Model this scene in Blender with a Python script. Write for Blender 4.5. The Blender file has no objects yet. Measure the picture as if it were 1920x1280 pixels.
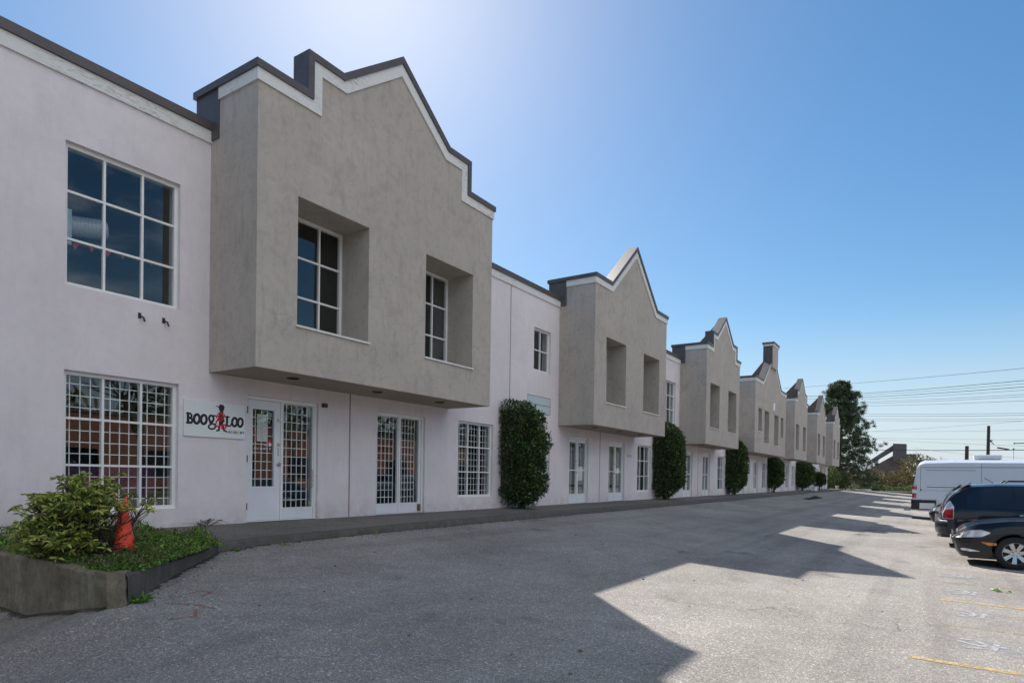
import bpy, bmesh, math, random
import numpy as np
from mathutils import Vector, Matrix
R = math.radians
random.seed(7); rng = np.random.default_rng(7)
scene = bpy.context.scene
col = scene.collection

# ------------------------------------------------------------------ camera
cam_d = bpy.data.cameras.new("camera"); cam = bpy.data.objects.new("camera", cam_d); col.objects.link(cam)
scene.camera = cam
F_PX = 1195.63
cam_d.sensor_width = 36.0; cam_d.lens = F_PX*36.0/1920.0
cam_d.shift_y = (906.42-640.0)/1920.0
cam_d.clip_start = 0.05; cam_d.clip_end = 6000
yaw, pitch, roll = 0.582322, -0.0119718, 0.0153734
fw = Vector((math.cos(yaw)*math.cos(pitch), math.sin(yaw)*math.cos(pitch), math.sin(pitch)))
rt = Vector((math.sin(yaw), -math.cos(yaw), 0)); up = rt.cross(fw)
r2 = rt*math.cos(roll)+up*math.sin(roll); u2 = -rt*math.sin(roll)+up*math.cos(roll)
CAM = Vector((0, -10.0, 0.885))
cam.matrix_world = Matrix(((r2.x, u2.x, -fw.x, CAM.x), (r2.y, u2.y, -fw.y, CAM.y), (r2.z, u2.z, -fw.z, CAM.z), (0, 0, 0, 1)))

# ------------------------------------------------------------------ light
SUN_AZ, SUN_EL = R(46.88), R(39.79)          # azimuth from +X towards +Y
sund = Vector((math.cos(SUN_AZ)*math.cos(SUN_EL), math.sin(SUN_AZ)*math.cos(SUN_EL), math.sin(SUN_EL)))
FILL_CLOUD = 11.5
world = bpy.data.worlds.new("World"); scene.world = world; world.use_nodes = True
wn = world.node_tree.nodes; wl = world.node_tree.links
bg = wn['Background']; sky = wn.new('ShaderNodeTexSky'); sky.sky_type = 'NISHITA'
sky.sun_disc = False; sky.sun_elevation = SUN_EL; sky.sun_rotation = math.pi/2-SUN_AZ
sky.air_density = 1.0; sky.dust_density = 0.35; sky.ozone_density = 1.5; sky.altitude = 20
gm = wn.new('ShaderNodeGamma'); gm.inputs[1].default_value = .82          # softens the glare around the sun
tn = wn.new('ShaderNodeMix'); tn.data_type = 'RGBA'; tn.blend_type = 'MULTIPLY'; tn.inputs[0].default_value = 1; tn.inputs[7].default_value = (.93, .98, .98, 1)
hs = wn.new('ShaderNodeHueSaturation'); hs.inputs['Saturation'].default_value = 1.45
wl.new(sky.outputs[0], gm.inputs[0]); wl.new(gm.outputs[0], hs.inputs['Color']); wl.new(hs.outputs[0], tn.inputs[6]); 
# pale haze low on the horizon
g0 = wn.new('ShaderNodeTexCoord'); sx = wn.new('ShaderNodeSeparateXYZ'); wl.new(g0.outputs['Generated'], sx.inputs[0])
hz = wn.new('ShaderNodeMapRange'); hz.interpolation_type = 'SMOOTHSTEP'; hz.inputs['From Min'].default_value = -.02; hz.inputs['From Max'].default_value = .26; hz.inputs['To Min'].default_value = .88; hz.inputs['To Max'].default_value = 0.
wl.new(sx.outputs[2], hz.inputs['Value'])
hm = wn.new('ShaderNodeMix'); hm.data_type = 'RGBA'; hm.inputs[7].default_value = (3.6, 4.1, 4.7, 1)
wl.new(hz.outputs[0], hm.inputs[0]); wl.new(tn.outputs[2], hm.inputs[6])
# unseen white clouds added behind the camera to brighten the shaded walls and asphalt
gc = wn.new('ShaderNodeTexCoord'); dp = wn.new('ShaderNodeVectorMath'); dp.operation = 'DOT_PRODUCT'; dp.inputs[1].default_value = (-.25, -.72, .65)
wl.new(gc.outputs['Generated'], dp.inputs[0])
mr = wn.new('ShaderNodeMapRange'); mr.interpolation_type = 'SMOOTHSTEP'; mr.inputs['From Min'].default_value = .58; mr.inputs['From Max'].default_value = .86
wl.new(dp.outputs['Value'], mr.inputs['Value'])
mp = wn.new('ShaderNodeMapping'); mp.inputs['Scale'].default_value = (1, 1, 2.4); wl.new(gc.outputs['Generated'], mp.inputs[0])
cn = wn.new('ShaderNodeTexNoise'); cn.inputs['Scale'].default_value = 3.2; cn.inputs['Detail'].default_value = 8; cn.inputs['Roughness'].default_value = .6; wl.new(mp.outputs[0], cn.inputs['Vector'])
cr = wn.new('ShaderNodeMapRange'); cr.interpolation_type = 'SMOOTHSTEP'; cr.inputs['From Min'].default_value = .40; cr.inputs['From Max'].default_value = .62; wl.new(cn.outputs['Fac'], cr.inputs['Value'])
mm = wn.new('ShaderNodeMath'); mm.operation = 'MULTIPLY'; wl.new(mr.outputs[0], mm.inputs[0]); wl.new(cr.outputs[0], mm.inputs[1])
cx_ = wn.new('ShaderNodeMix'); cx_.data_type = 'RGBA'; cx_.inputs[7].default_value = (FILL_CLOUD, FILL_CLOUD*.985, FILL_CLOUD*.97, 1)
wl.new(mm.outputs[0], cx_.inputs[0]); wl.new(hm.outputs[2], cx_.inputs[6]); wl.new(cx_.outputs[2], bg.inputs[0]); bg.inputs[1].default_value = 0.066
ld = bpy.data.lights.new("sun", 'SUN'); ld.energy = 2.75; ld.angle = R(0.53); ld.color = (1.0, 0.95, 0.87)
lo = bpy.data.objects.new("sun", ld); col.objects.link(lo)
lo.rotation_euler = (-sund).to_track_quat('-Z', 'Y').to_euler(); lo.location = (40, 40, 60)
scene.view_settings.view_transform = 'Standard'; scene.view_settings.look = 'None'
scene.view_settings.exposure = 1.42; scene.view_settings.gamma = 1.0
try: scene.view_settings.use_curve_mapping = False
except Exception: pass

# ------------------------------------------------------------------ materials
def newmat(name):
    m = bpy.data.materials.new(name); m.use_nodes = True
    nt = m.node_tree; b = nt.nodes['Principled BSDF']
    return m, nt, b
def N(nt, t, **k):
    n = nt.nodes.new(t)
    for a, v in k.items():
        if a in ('op',): n.operation = v
        elif hasattr(n, a): setattr(n, a, v)
    return n
def coords(nt, scale=(1, 1, 1)):
    tc = N(nt, 'ShaderNodeTexCoord'); mp = N(nt, 'ShaderNodeMapping'); mp.inputs['Scale'].default_value = scale
    nt.links.new(tc.outputs['Object'], mp.inputs[0]); return mp.outputs[0]
def noise(nt, vec, sc, det=4, rough=.6):
    n = N(nt, 'ShaderNodeTexNoise'); n.inputs['Scale'].default_value = sc; n.inputs['Detail'].default_value = det
    n.inputs['Roughness'].default_value = rough; nt.links.new(vec, n.inputs['Vector']); return n.outputs['Fac']
def ramp(nt, fac, stops):
    r_ = N(nt, 'ShaderNodeValToRGB'); cr = r_.color_ramp
    while len(cr.elements) < len(stops): cr.elements.new(.5)
    for e, (p, c) in zip(cr.elements, stops):
        e.position = p; e.color = (c[0], c[1], c[2], 1) if not isinstance(c, (int, float)) else (c, c, c, 1)
    nt.links.new(fac, r_.inputs[0]); return r_.outputs[0]
def mix(nt, fac, a, b, mode='MIX'):
    m = N(nt, 'ShaderNodeMix'); m.data_type = 'RGBA'; m.blend_type = mode
    for s, v in ((0, fac), (6, a), (7, b)):
        if isinstance(v, (int, float)): m.inputs[s].default_value = v if s == 0 else (v, v, v, 1)
        elif isinstance(v, tuple): m.inputs[s].default_value = (*v[:3], 1)
        else: nt.links.new(v, m.inputs[s])
    return m.outputs[2]
def bump(nt, b, h, strength, dist=.02):
    bp = N(nt, 'ShaderNodeBump'); bp.inputs['Strength'].default_value = strength; bp.inputs['Distance'].default_value = dist
    nt.links.new(h, bp.inputs['Height']); nt.links.new(bp.outputs[0], b.inputs['Normal'])
def plain(name, c, rough=.6, metal=0., var=.12, sc=6., coat=0., bumps=0.):
    m, nt, b = newmat(name); v = coords(nt)
    n = noise(nt, v, sc, 5, .65)
    lo_ = tuple(x*(1-var) for x in c); hi_ = tuple(min(1, x*(1+var)) for x in c)
    nt.links.new(ramp(nt, n, [(.3, lo_), (.7, hi_)]), b.inputs['Base Color'])
    b.inputs['Roughness'].default_value = rough; b.inputs['Metallic'].default_value = metal
    if coat: b.inputs['Coat Weight'].default_value = coat; b.inputs['Coat Roughness'].default_value = .04
    if bumps: bump(nt, b, noise(nt, v, sc*12, 4), bumps, .01)
    return m
def stucco(name, c, stain, fine=160, streak=.5, cracks=False):
    m, nt, b = newmat(name)
    v = coords(nt); vs = coords(nt, (3.2, 3.2, .45)); 
    big = noise(nt, v, .9, 6, .62); st = noise(nt, vs, 2.2, 6, .7); fi = noise(nt, v, fine, 2, .5); mid = noise(nt, v, 9, 5, .7)
    base = ramp(nt, big, [(.3, tuple(x*.93 for x in c)), (.7, tuple(min(1, x*1.06) for x in c))])
    k = ramp(nt, st, [(.52, 0.), (.78, streak)])
    base = mix(nt, k, base, stain)
    base = mix(nt, ramp(nt, mid, [(.5, 0.), (.78, streak*.8)]), base, stain)
    base = mix(nt, ramp(nt, noise(nt, v, 2.4, 7, .72), [(.5, 0.), (.72, streak*.75)]), base, stain)
    sp = ramp(nt, fi, [(.3, .9), (.7, 1.08)])
    base = mix(nt, 1., base, sp, 'MULTIPLY')
    if cracks:
        vo = N(nt, 'ShaderNodeTexVoronoi'); vo.feature = 'DISTANCE_TO_EDGE'; vo.inputs['Scale'].default_value = .9
        wv = N(nt, 'ShaderNodeVectorMath'); wv.operation = 'ADD'
        nn = N(nt, 'ShaderNodeTexNoise'); nn.inputs['Scale'].default_value = 2.5; nn.inputs['Detail'].default_value = 5
        nt.links.new(v, nn.inputs['Vector']); nt.links.new(nn.outputs['Color'], wv.inputs[0]); nt.links.new(v, wv.inputs[1])
        nt.links.new(wv.outputs[0], vo.inputs['Vector'])
        cr_ = ramp(nt, vo.outputs['Distance'], [(.0, 1.), (.009, 0.)])
        gate = ramp(nt, noise(nt, v, .7, 2), [(.5, 0.), (.62, .45)])
        f = mix(nt, 1., cr_, gate, 'MULTIPLY')
        base = mix(nt, f, base, tuple(x*.45 for x in c))
    # splash dirt low down, as patches of grime
    sz = N(nt, 'ShaderNodeSeparateXYZ'); tcz = N(nt, 'ShaderNodeNewGeometry'); nt.links.new(tcz.outputs['Position'], sz.inputs[0])
    zl = ramp(nt, sz.outputs[2], [(0., 1.), (.42, 0.)]); dn = ramp(nt, noise(nt, v, 4, 6, .7), [(.35, 0.), (.7, .55)])
    base = mix(nt, mix(nt, 1., zl, dn, 'MULTIPLY'), base, tuple(x*.55 for x in stain))
    nt.links.new(base, b.inputs['Base Color']); b.inputs['Roughness'].default_value = .9
    b.inputs['Specular IOR Level'].default_value = .25
    bump(nt, b, fi, .35, .004)
    return m
M = {}
M['wall'] = stucco('lavender_render', (.75, .69, .705), (.54, .485, .485), streak=.3)
M['bay'] = stucco('taupe_render', (.47, .42, .37), (.28, .245, .215), streak=.58, cracks=True)
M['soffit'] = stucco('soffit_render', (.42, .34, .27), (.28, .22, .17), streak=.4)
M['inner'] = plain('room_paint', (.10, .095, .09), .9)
M['inner_w'] = plain('reveal_paint', (.55, .55, .53), .8)
M['shingle'] = plain('brown_shingle', (.035, .032, .034), 1., 0, .3, 14)
M['shingle'].node_tree.nodes['Principled BSDF'].inputs['Specular IOR Level'].default_value = 0.
M['coping'] = plain('brown_metal_coping', (.095, .078, .075), .45, .0, .18, 3.)
# weathered fascia
def weathered():
    m, nt, b = newmat('weathered_white_board'); v = coords(nt, (1, 1, 5)); vv = coords(nt)
    n = noise(nt, v, 9, 8, .75); g = noise(nt, vv, .55, 2)
    k = mix(nt, 1., ramp(nt, n, [(.50, 0.), (.60, 1.)]), ramp(nt, g, [(.45, .12), (.62, .8)]), 'MULTIPLY')
    nt.links.new(mix(nt, k, (.72, .71, .68), (.34, .33, .31)), b.inputs['Base Color']); b.inputs['Roughness'].default_value = .7
    return m
M['fascia'] = weathered()
M['white'] = plain('white_frame_paint', (.78, .78, .77), .35, 0, .04, 4)
M['door'] = plain('white_door_paint', (.72, .74, .78), .4, 0, .05, 3)
M['grille'] = plain('white_grille_paint', (.92, .92, .92), .5, 0, .03)
M['chrome'] = plain('satin_metal', (.62, .6, .57), .22, 1., .1)
M['black'] = plain('black_plastic', (.018, .018, .02), .5)
M['rubber'] = plain('tyre_rubber', (.022, .022, .022), .85)
M['alloy'] = plain('alloy_rim', (.55, .56, .58), .28, 1., .08)
M['white_sign'] = plain('sign_white', (.72, .75, .77), .35, 0, .03, 3)
M['sign_black'] = plain('sign_black', (.012, .013, .02), .4)
M['sign_red'] = plain('sign_red', (.58, .012, .02), .4)
M['sign_edge'] = plain('sign_outline_white', (.9, .9, .9), .4, 0, .01)
M['sign_lime'] = plain('sign_lime', (.45, .5, .02), .4)
M['pale_sign'] = stucco('pale_blue_panel', (.50, .60, .62), (.42, .5, .52), streak=.2)
M['rust'] = plain('rusty_edge', (.16, .08, .06), .8, 0, .4, 20)
M['purple'] = plain('purple_fabric', (.075, .014, .06), .8, 0, .3, 14)
M['paper'] = plain('paper', (.62, .64, .62), .7)
M['duct'] = plain('galvanised_duct', (.5, .54, .57), .4, .2, .1)
M['flag'] = plain('red_bunting', (.5, .02, .03), .7)
M['cream'] = plain('cream_reveal', (.55, .42, .28), .7)
def glass():
    m = bpy.data.materials.new('window_glass'); m.use_nodes = True; nt = m.node_tree; nt.nodes.clear()
    o = N(nt, 'ShaderNodeOutputMaterial'); mx = N(nt, 'ShaderNodeMixShader'); g = N(nt, 'ShaderNodeBsdfGlossy'); t = N(nt, 'ShaderNodeBsdfTransparent')
    lw = N(nt, 'ShaderNodeLayerWeight'); lw.inputs[0].default_value = .5; f = N(nt, 'ShaderNodeMath', op='POWER'); nt.links.new(lw.outputs['Facing'], f.inputs[0]); f.inputs[1].default_value = 4.2
    g.inputs['Roughness'].default_value = .0; g.inputs['Color'].default_value = (.95, 1, 1, 1); t.inputs[0].default_value = (.92, .96, .96, 1)
    ma = N(nt, 'ShaderNodeMath', op='MULTIPLY_ADD'); ma.inputs[1].default_value = .88; ma.inputs[2].default_value = .105; ma.use_clamp = True
    v = coords(nt); bp = N(nt, 'ShaderNodeBump'); bp.inputs['Strength'].default_value = .05; bp.inputs['Distance'].default_value = .02
    nt.links.new(noise(nt, v, 1.3, 1), bp.inputs['Height']); nt.links.new(bp.outputs[0], g.inputs['Normal'])
    nt.links.new(f.outputs[0], ma.inputs[0]); nt.links.new(ma.outputs[0], mx.inputs[0])
    nt.links.new(t.outputs[0], mx.inputs[1]); nt.links.new(g.outputs[0], mx.inputs[2]); nt.links.new(mx.outputs[0], o.inputs[0])
    return m
M['glass'] = glass()
def asphalt(name, base, dark, light, cracks=True, sc=1.):
    m, nt, b = newmat(name); v = coords(nt)
    vo = N(nt, 'ShaderNodeTexVoronoi'); vo.inputs['Scale'].default_value = 120*sc; nt.links.new(v, vo.inputs['Vector'])
    sep = N(nt, 'ShaderNodeSeparateColor'); nt.links.new(vo.outputs['Color'], sep.inputs[0])
    vo2 = N(nt, 'ShaderNodeTexVoronoi'); vo2.inputs['Scale'].default_value = 62*sc; nt.links.new(v, vo2.inputs['Vector'])
    sep2 = N(nt, 'ShaderNodeSeparateColor'); nt.links.new(vo2.outputs['Color'], sep2.inputs[0])
    c = ramp(nt, sep.outputs[0], [(.0, dark), (.35, base), (.72, tuple(x*1.2 for x in base)), (.93, light)])
    c2 = ramp(nt, sep2.outputs[1], [(.0, .84), (.5, 1.), (.93, 1.08), (.975, 1.75)])
    c = mix(nt, 1., c, c2, 'MULTIPLY')
    big = ramp(nt, noise(nt, v, .35, 6, .6), [(.3, .74), (.7, 1.14)])
    c = mix(nt, 1., c, big, 'MULTIPLY')
    md = ramp(nt, noise(nt, v, 2.6, 5, .7), [(.3, .88), (.7, 1.08)])
    c = mix(nt, 1., c, md, 'MULTIPLY')
    vs = coords(nt, (.1, 1.0, 1)); tr = ramp(nt, noise(nt, vs, .9, 3, .5), [(.35, .92), (.65, 1.06)])
    c = mix(nt, 1., c, tr, 'MULTIPLY')
    vt = coords(nt, (.06, 1.6, 1)); tk = ramp(nt, noise(nt, vt, 1.1, 2, .4), [(.56, 1.), (.66, .86)])
    c = mix(nt, 1., c, tk, 'MULTIPLY')
    sp_ = ramp(nt, noise(nt, v, 5.5, 3, .5), [(.70, 0.), (.76, .35)]); c = mix(nt, sp_, c, (.06, .057, .053))
    # oil stains
    os_ = ramp(nt, noise(nt, v, .9, 4, .5), [(.64, 0.), (.76, .5)])
    c = mix(nt, os_, c, (.045, .043, .042))
    if cracks:
        nn = N(nt, 'ShaderNodeTexNoise'); nn.inputs['Scale'].default_value = 1.6; nn.inputs['Detail'].default_value = 6
        nt.links.new(v, nn.inputs['Vector'])
        wv = N(nt, 'ShaderNodeVectorMath'); wv.operation = 'MULTIPLY_ADD'; wv.inputs[1].default_value = (1.3, 1.3, 0)
        nt.links.new(nn.outputs['Color'], wv.inputs[0]); nt.links.new(v, wv.inputs[2])
        v3 = N(nt, 'ShaderNodeTexVoronoi'); v3.feature = 'DISTANCE_TO_EDGE'; v3.inputs['Scale'].default_value = .27
        nt.links.new(wv.outputs[0], v3.inputs['Vector'])
        ck = ramp(nt, v3.outputs['Distance'], [(.0, 1.), (.0045, 0.)])
        gate = ramp(nt, noise(nt, v, .3, 2), [(.52, 0.), (.60, .6)])
        c = mix(nt, mix(nt, 1., ck, gate, 'MULTIPLY'), c, (.04, .038, .036))
    nt.links.new(c, b.inputs['Base Color']); b.inputs['Roughness'].default_value = .88; b.inputs['Specular IOR Level'].default_value = .3
    bump(nt, b, vo.outputs['Distance'], .45, .008)
    return m
M['asphalt'] = asphalt('worn_asphalt', (.262, .240, .216), (.165, .150, .134), (.44, .41, .375))
M['walk'] = asphalt('sidewalk_concrete', (.155, .142, .125), (.09, .082, .072), (.27, .25, .22), False, 1.2)
def oldconc():
    m, nt, b = newmat('mossy_concrete'); v = coords(nt); vs = coords(nt, (4, 4, .6))
    n = noise(nt, v, 3, 8, .75); s_ = noise(nt, vs, 2, 6, .7); f = noise(nt, v, 60, 3)
    c = ramp(nt, n, [(.3, (.085, .07, .045)), (.5, (.19, .16, .11)), (.7, (.33, .295, .225))])
    c = mix(nt, ramp(nt, s_, [(.5, 0.), (.75, .6)]), c, (.13, .125, .05))
    c = mix(nt, ramp(nt, f, [(.60, 0.), (.72, .45)]), c, (.30, .28, .25))
    nt.links.new(c, b.inputs['Base Color']); b.inputs['Roughness'].default_value = .9
    bump(nt, b, n, .8, .03); return m
M['conc'] = oldconc()
def kerbm():
    m, nt, b = newmat('weathered_kerb_concrete'); v = coords(nt)
    n = noise(nt, v, 5, 8, .75); f = noise(nt, v, 55, 4, .6)
    c = ramp(nt, n, [(.3, (.06, .055, .046)), (.55, (.10, .092, .078)), (.8, (.16, .15, .13))])
    c = mix(nt, ramp(nt, f, [(.62, 0.), (.72, .6)]), c, (.30, .28, .25)); c = mix(nt, ramp(nt, f, [(.28, .6), (.38, 0.)]), c, (.03, .028, .024))
    nt.links.new(c, b.inputs['Base Color']); b.inputs['Roughness'].default_value = .92; bump(nt, b, f, .7, .01); return m
M['kerb'] = kerbm()
M['soil'] = plain('dark_soil', (.035, .027, .02), .95, 0, .5, 12, 0, .6)
M['cone'] = plain('orange_cone_rubber', (1., .085, .035), .5, 0, .12, 9)
M['conedirt'] = plain('cone_scuff', (.05, .02, .018), .8)
def paint(name, c, lo_t, hi_t, sc=14):
    m, nt, b = newmat(name); v = coords(nt); n = noise(nt, v, sc, 6, .8)
    nt.links.new(mix(nt, ramp(nt, noise(nt, v, 60, 2), [(.3, 0.), (.7, .35)]), c, tuple(x*.5 for x in c)), b.inputs['Base Color'])
    b.inputs['Roughness'].default_value = .8
    nt.links.new(ramp(nt, n, [(lo_t, 0.), (hi_t, 1.)]), b.inputs['Alpha']); return m
M['yellow'] = paint('worn_yellow_paint', (.56, .38, .16), .36, .56)
M['yellow_faint'] = paint('faint_yellow_paint', (.46, .33, .17), .46, .66)
M['whitepaint'] = paint('worn_white_paint', (.55, .55, .57), .38, .62, 9)
M['pink'] = paint('faded_pink_paint', (.45, .16, .11), .42, .60, 30)
def leafmat(name, c1, c2, c3, rough=.45, trans=.25):
    m, nt, b = newmat(name); g = N(nt, 'ShaderNodeNewGeometry')
    c = ramp(nt, g.outputs['Random Per Island'], [(0., c1), (.55, c2), (1., c3)])
    nt.links.new(c, b.inputs['Base Color']); b.inputs['Roughness'].default_value = rough
    tr = N(nt, 'ShaderNodeBsdfTranslucent'); nt.links.new(c, tr.inputs[0])
    mx = N(nt, 'ShaderNodeMixShader'); mx.inputs[0].default_value = trans
    o = nt.nodes['Material Output']; nt.links.new(b.outputs[0], mx.inputs[1]); nt.links.new(tr.outputs[0], mx.inputs[2]); nt.links.new(mx.outputs[0], o.inputs[0])
    return m
M['leaf_shrub'] = leafmat('clipped_shrub_leaf', (.03, .06, .02), (.06, .115, .032), (.13, .18, .045))
M['leaf_rhodo'] = leafmat('rhododendron_leaf', (.15, .22, .05), (.31, .39, .08), (.58, .55, .14), .4)
M['leaf_cover'] = leafmat('ground_cover_leaf', (.07, .16, .025), (.15, .31, .04), (.28, .46, .07), .5)
M['leaf_dark'] = leafmat('ground_cover_shoot', (.07, .085, .03), (.13, .15, .05), (.18, .15, .07), .6)
M['needle'] = leafmat('pine_needle', (.04, .065, .035), (.075, .115, .055), (.15, .18, .085), .5, .15)
M['needle2'] = leafmat('yellow_green_needle', (.04, .06, .02), (.08, .11, .035), (.14, .16, .05), .5, .2)
M['brush'] = leafmat('dry_bramble_leaf', (.10, .08, .045), (.17, .14, .07), (.22, .21, .08), .8, .2)
M['brushgreen'] = leafmat('low_green_leaf', (.05, .09, .02), (.12, .17, .04), (.2, .25, .06), .6, .25)
M['bark'] = plain('bark', (.07, .052, .04), .9, 0, .3, 18, 0, .5)
M['twig'] = plain('dry_twig', (.10, .075, .055), .9, 0, .3, 18)
M['tarn_wood'] = plain('pole_wood', (.06, .042, .035), .85, 0, .2, 8)
M['wire'] = plain('wire_black', (.012, .015, .022), 1.)
M['wire'].node_tree.nodes['Principled BSDF'].inputs['Specular IOR Level'].default_value = 0.
M['hill'] = plain('dry_earth_bank', (.16, .12, .085), .95, 0, .35, .6, 0, .5)
M['farmetal'] = plain('grey_industrial_cladding', (.11, .10, .10), .8, 0, .2, .8)
M['farbrown'] = plain('brown_industrial_shed', (.14, .105, .09), .85, 0, .25, .5)
def carpaint(name, c, metal=0.):
    m, nt, b = newmat(name); v = coords(nt); n = noise(nt, v, 400, 1)
    nt.links.new(ramp(nt, n, [(.3, tuple(x*.8 for x in c)), (.7, tuple(x*1.25 for x in c))]), b.inputs['Base Color'])
    b.inputs['Metallic'].default_value = metal; b.inputs['Roughness'].default_value = .32; b.inputs['Specular IOR Level'].default_value = .2
    b.inputs['Coat Weight'].default_value = .75; b.inputs['Coat Roughness'].default_value = .03; return m
M['p_black'] = carpaint('black_car_paint', (.006, .007, .011))
M['p_navy'] = carpaint('navy_car_paint', (.006, .009, .018))
M['p_grey'] = carpaint('silver_grey_car_paint', (.28, .28, .29), .6)
M['p_white'] = carpaint('white_van_paint', (.60, .645, .71), 0.)
def dark_glass():
    m, nt, b = newmat('tinted_car_glass'); v = coords(nt)
    nt.links.new(ramp(nt, noise(nt, v, 2, 2), [(.3, (.006, .009, .014)), (.7, (.009, .013, .02))]), b.inputs['Base Color'])
    b.inputs['Roughness'].default_value = .03; b.inputs['Specular IOR Level'].default_value = .8; return m
M['carglass'] = dark_glass()
def lens(name, c, rough=.08):
    m, nt, b = newmat(name); v = coords(nt, (1, 1, 1))
    w = N(nt, 'ShaderNodeTexWave'); w.inputs['Scale'].default_value = 4; w.inputs['Distortion'].default_value = 6; nt.links.new(v, w.inputs['Vector'])
    nt.links.new(ramp(nt, w.outputs['Fac'], [(0., tuple(x*.6 for x in c)), (1., c)]), b.inputs['Base Color'])
    b.inputs['Roughness'].default_value = rough; b.inputs['Coat Weight'].default_value = 1.; return m
M['redlens'] = lens('red_lamp_lens', (.45, .01, .015)); M['amber'] = lens('amber_lamp_lens', (.85, .30, .01))
M['clearlens'] = lens('clear_lamp_lens', (.85, .87, .9)); M['smokelens'] = lens('dark_lamp_lens', (.06, .06, .07))
def brick():
    m, nt, b = newmat('orange_brick'); v = coords(nt)
    bt = N(nt, 'ShaderNodeTexBrick'); bt.inputs['Scale'].default_value = 3; bt.inputs['Color1'].default_value = (.26, .10, .06, 1)
    bt.inputs['Color2'].default_value = (.20, .08, .05, 1); bt.inputs['Mortar'].default_value = (.19, .15, .12, 1)
    sp = N(nt, 'ShaderNodeSeparateXYZ'); cb = N(nt, 'ShaderNodeCombineXYZ'); nt.links.new(v, sp.inputs[0])
    nt.links.new(sp.outputs[0], cb.inputs[0]); nt.links.new(sp.outputs[2], cb.inputs[1]); nt.links.new(cb.outputs[0], bt.inputs['Vector'])
    nt.links.new(bt.outputs['Color'], b.inputs['Base Color']); b.inputs['Roughness'].default_value = .9; return m
M['brick'] = brick(); M['greyblock'] = plain('grey_block_wall', (.16, .15, .14), .9, 0, .15, 1.)
M['grass'] = plain('verge_grass', (.07, .10, .03), .95, 0, .4, 3.)

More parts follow.
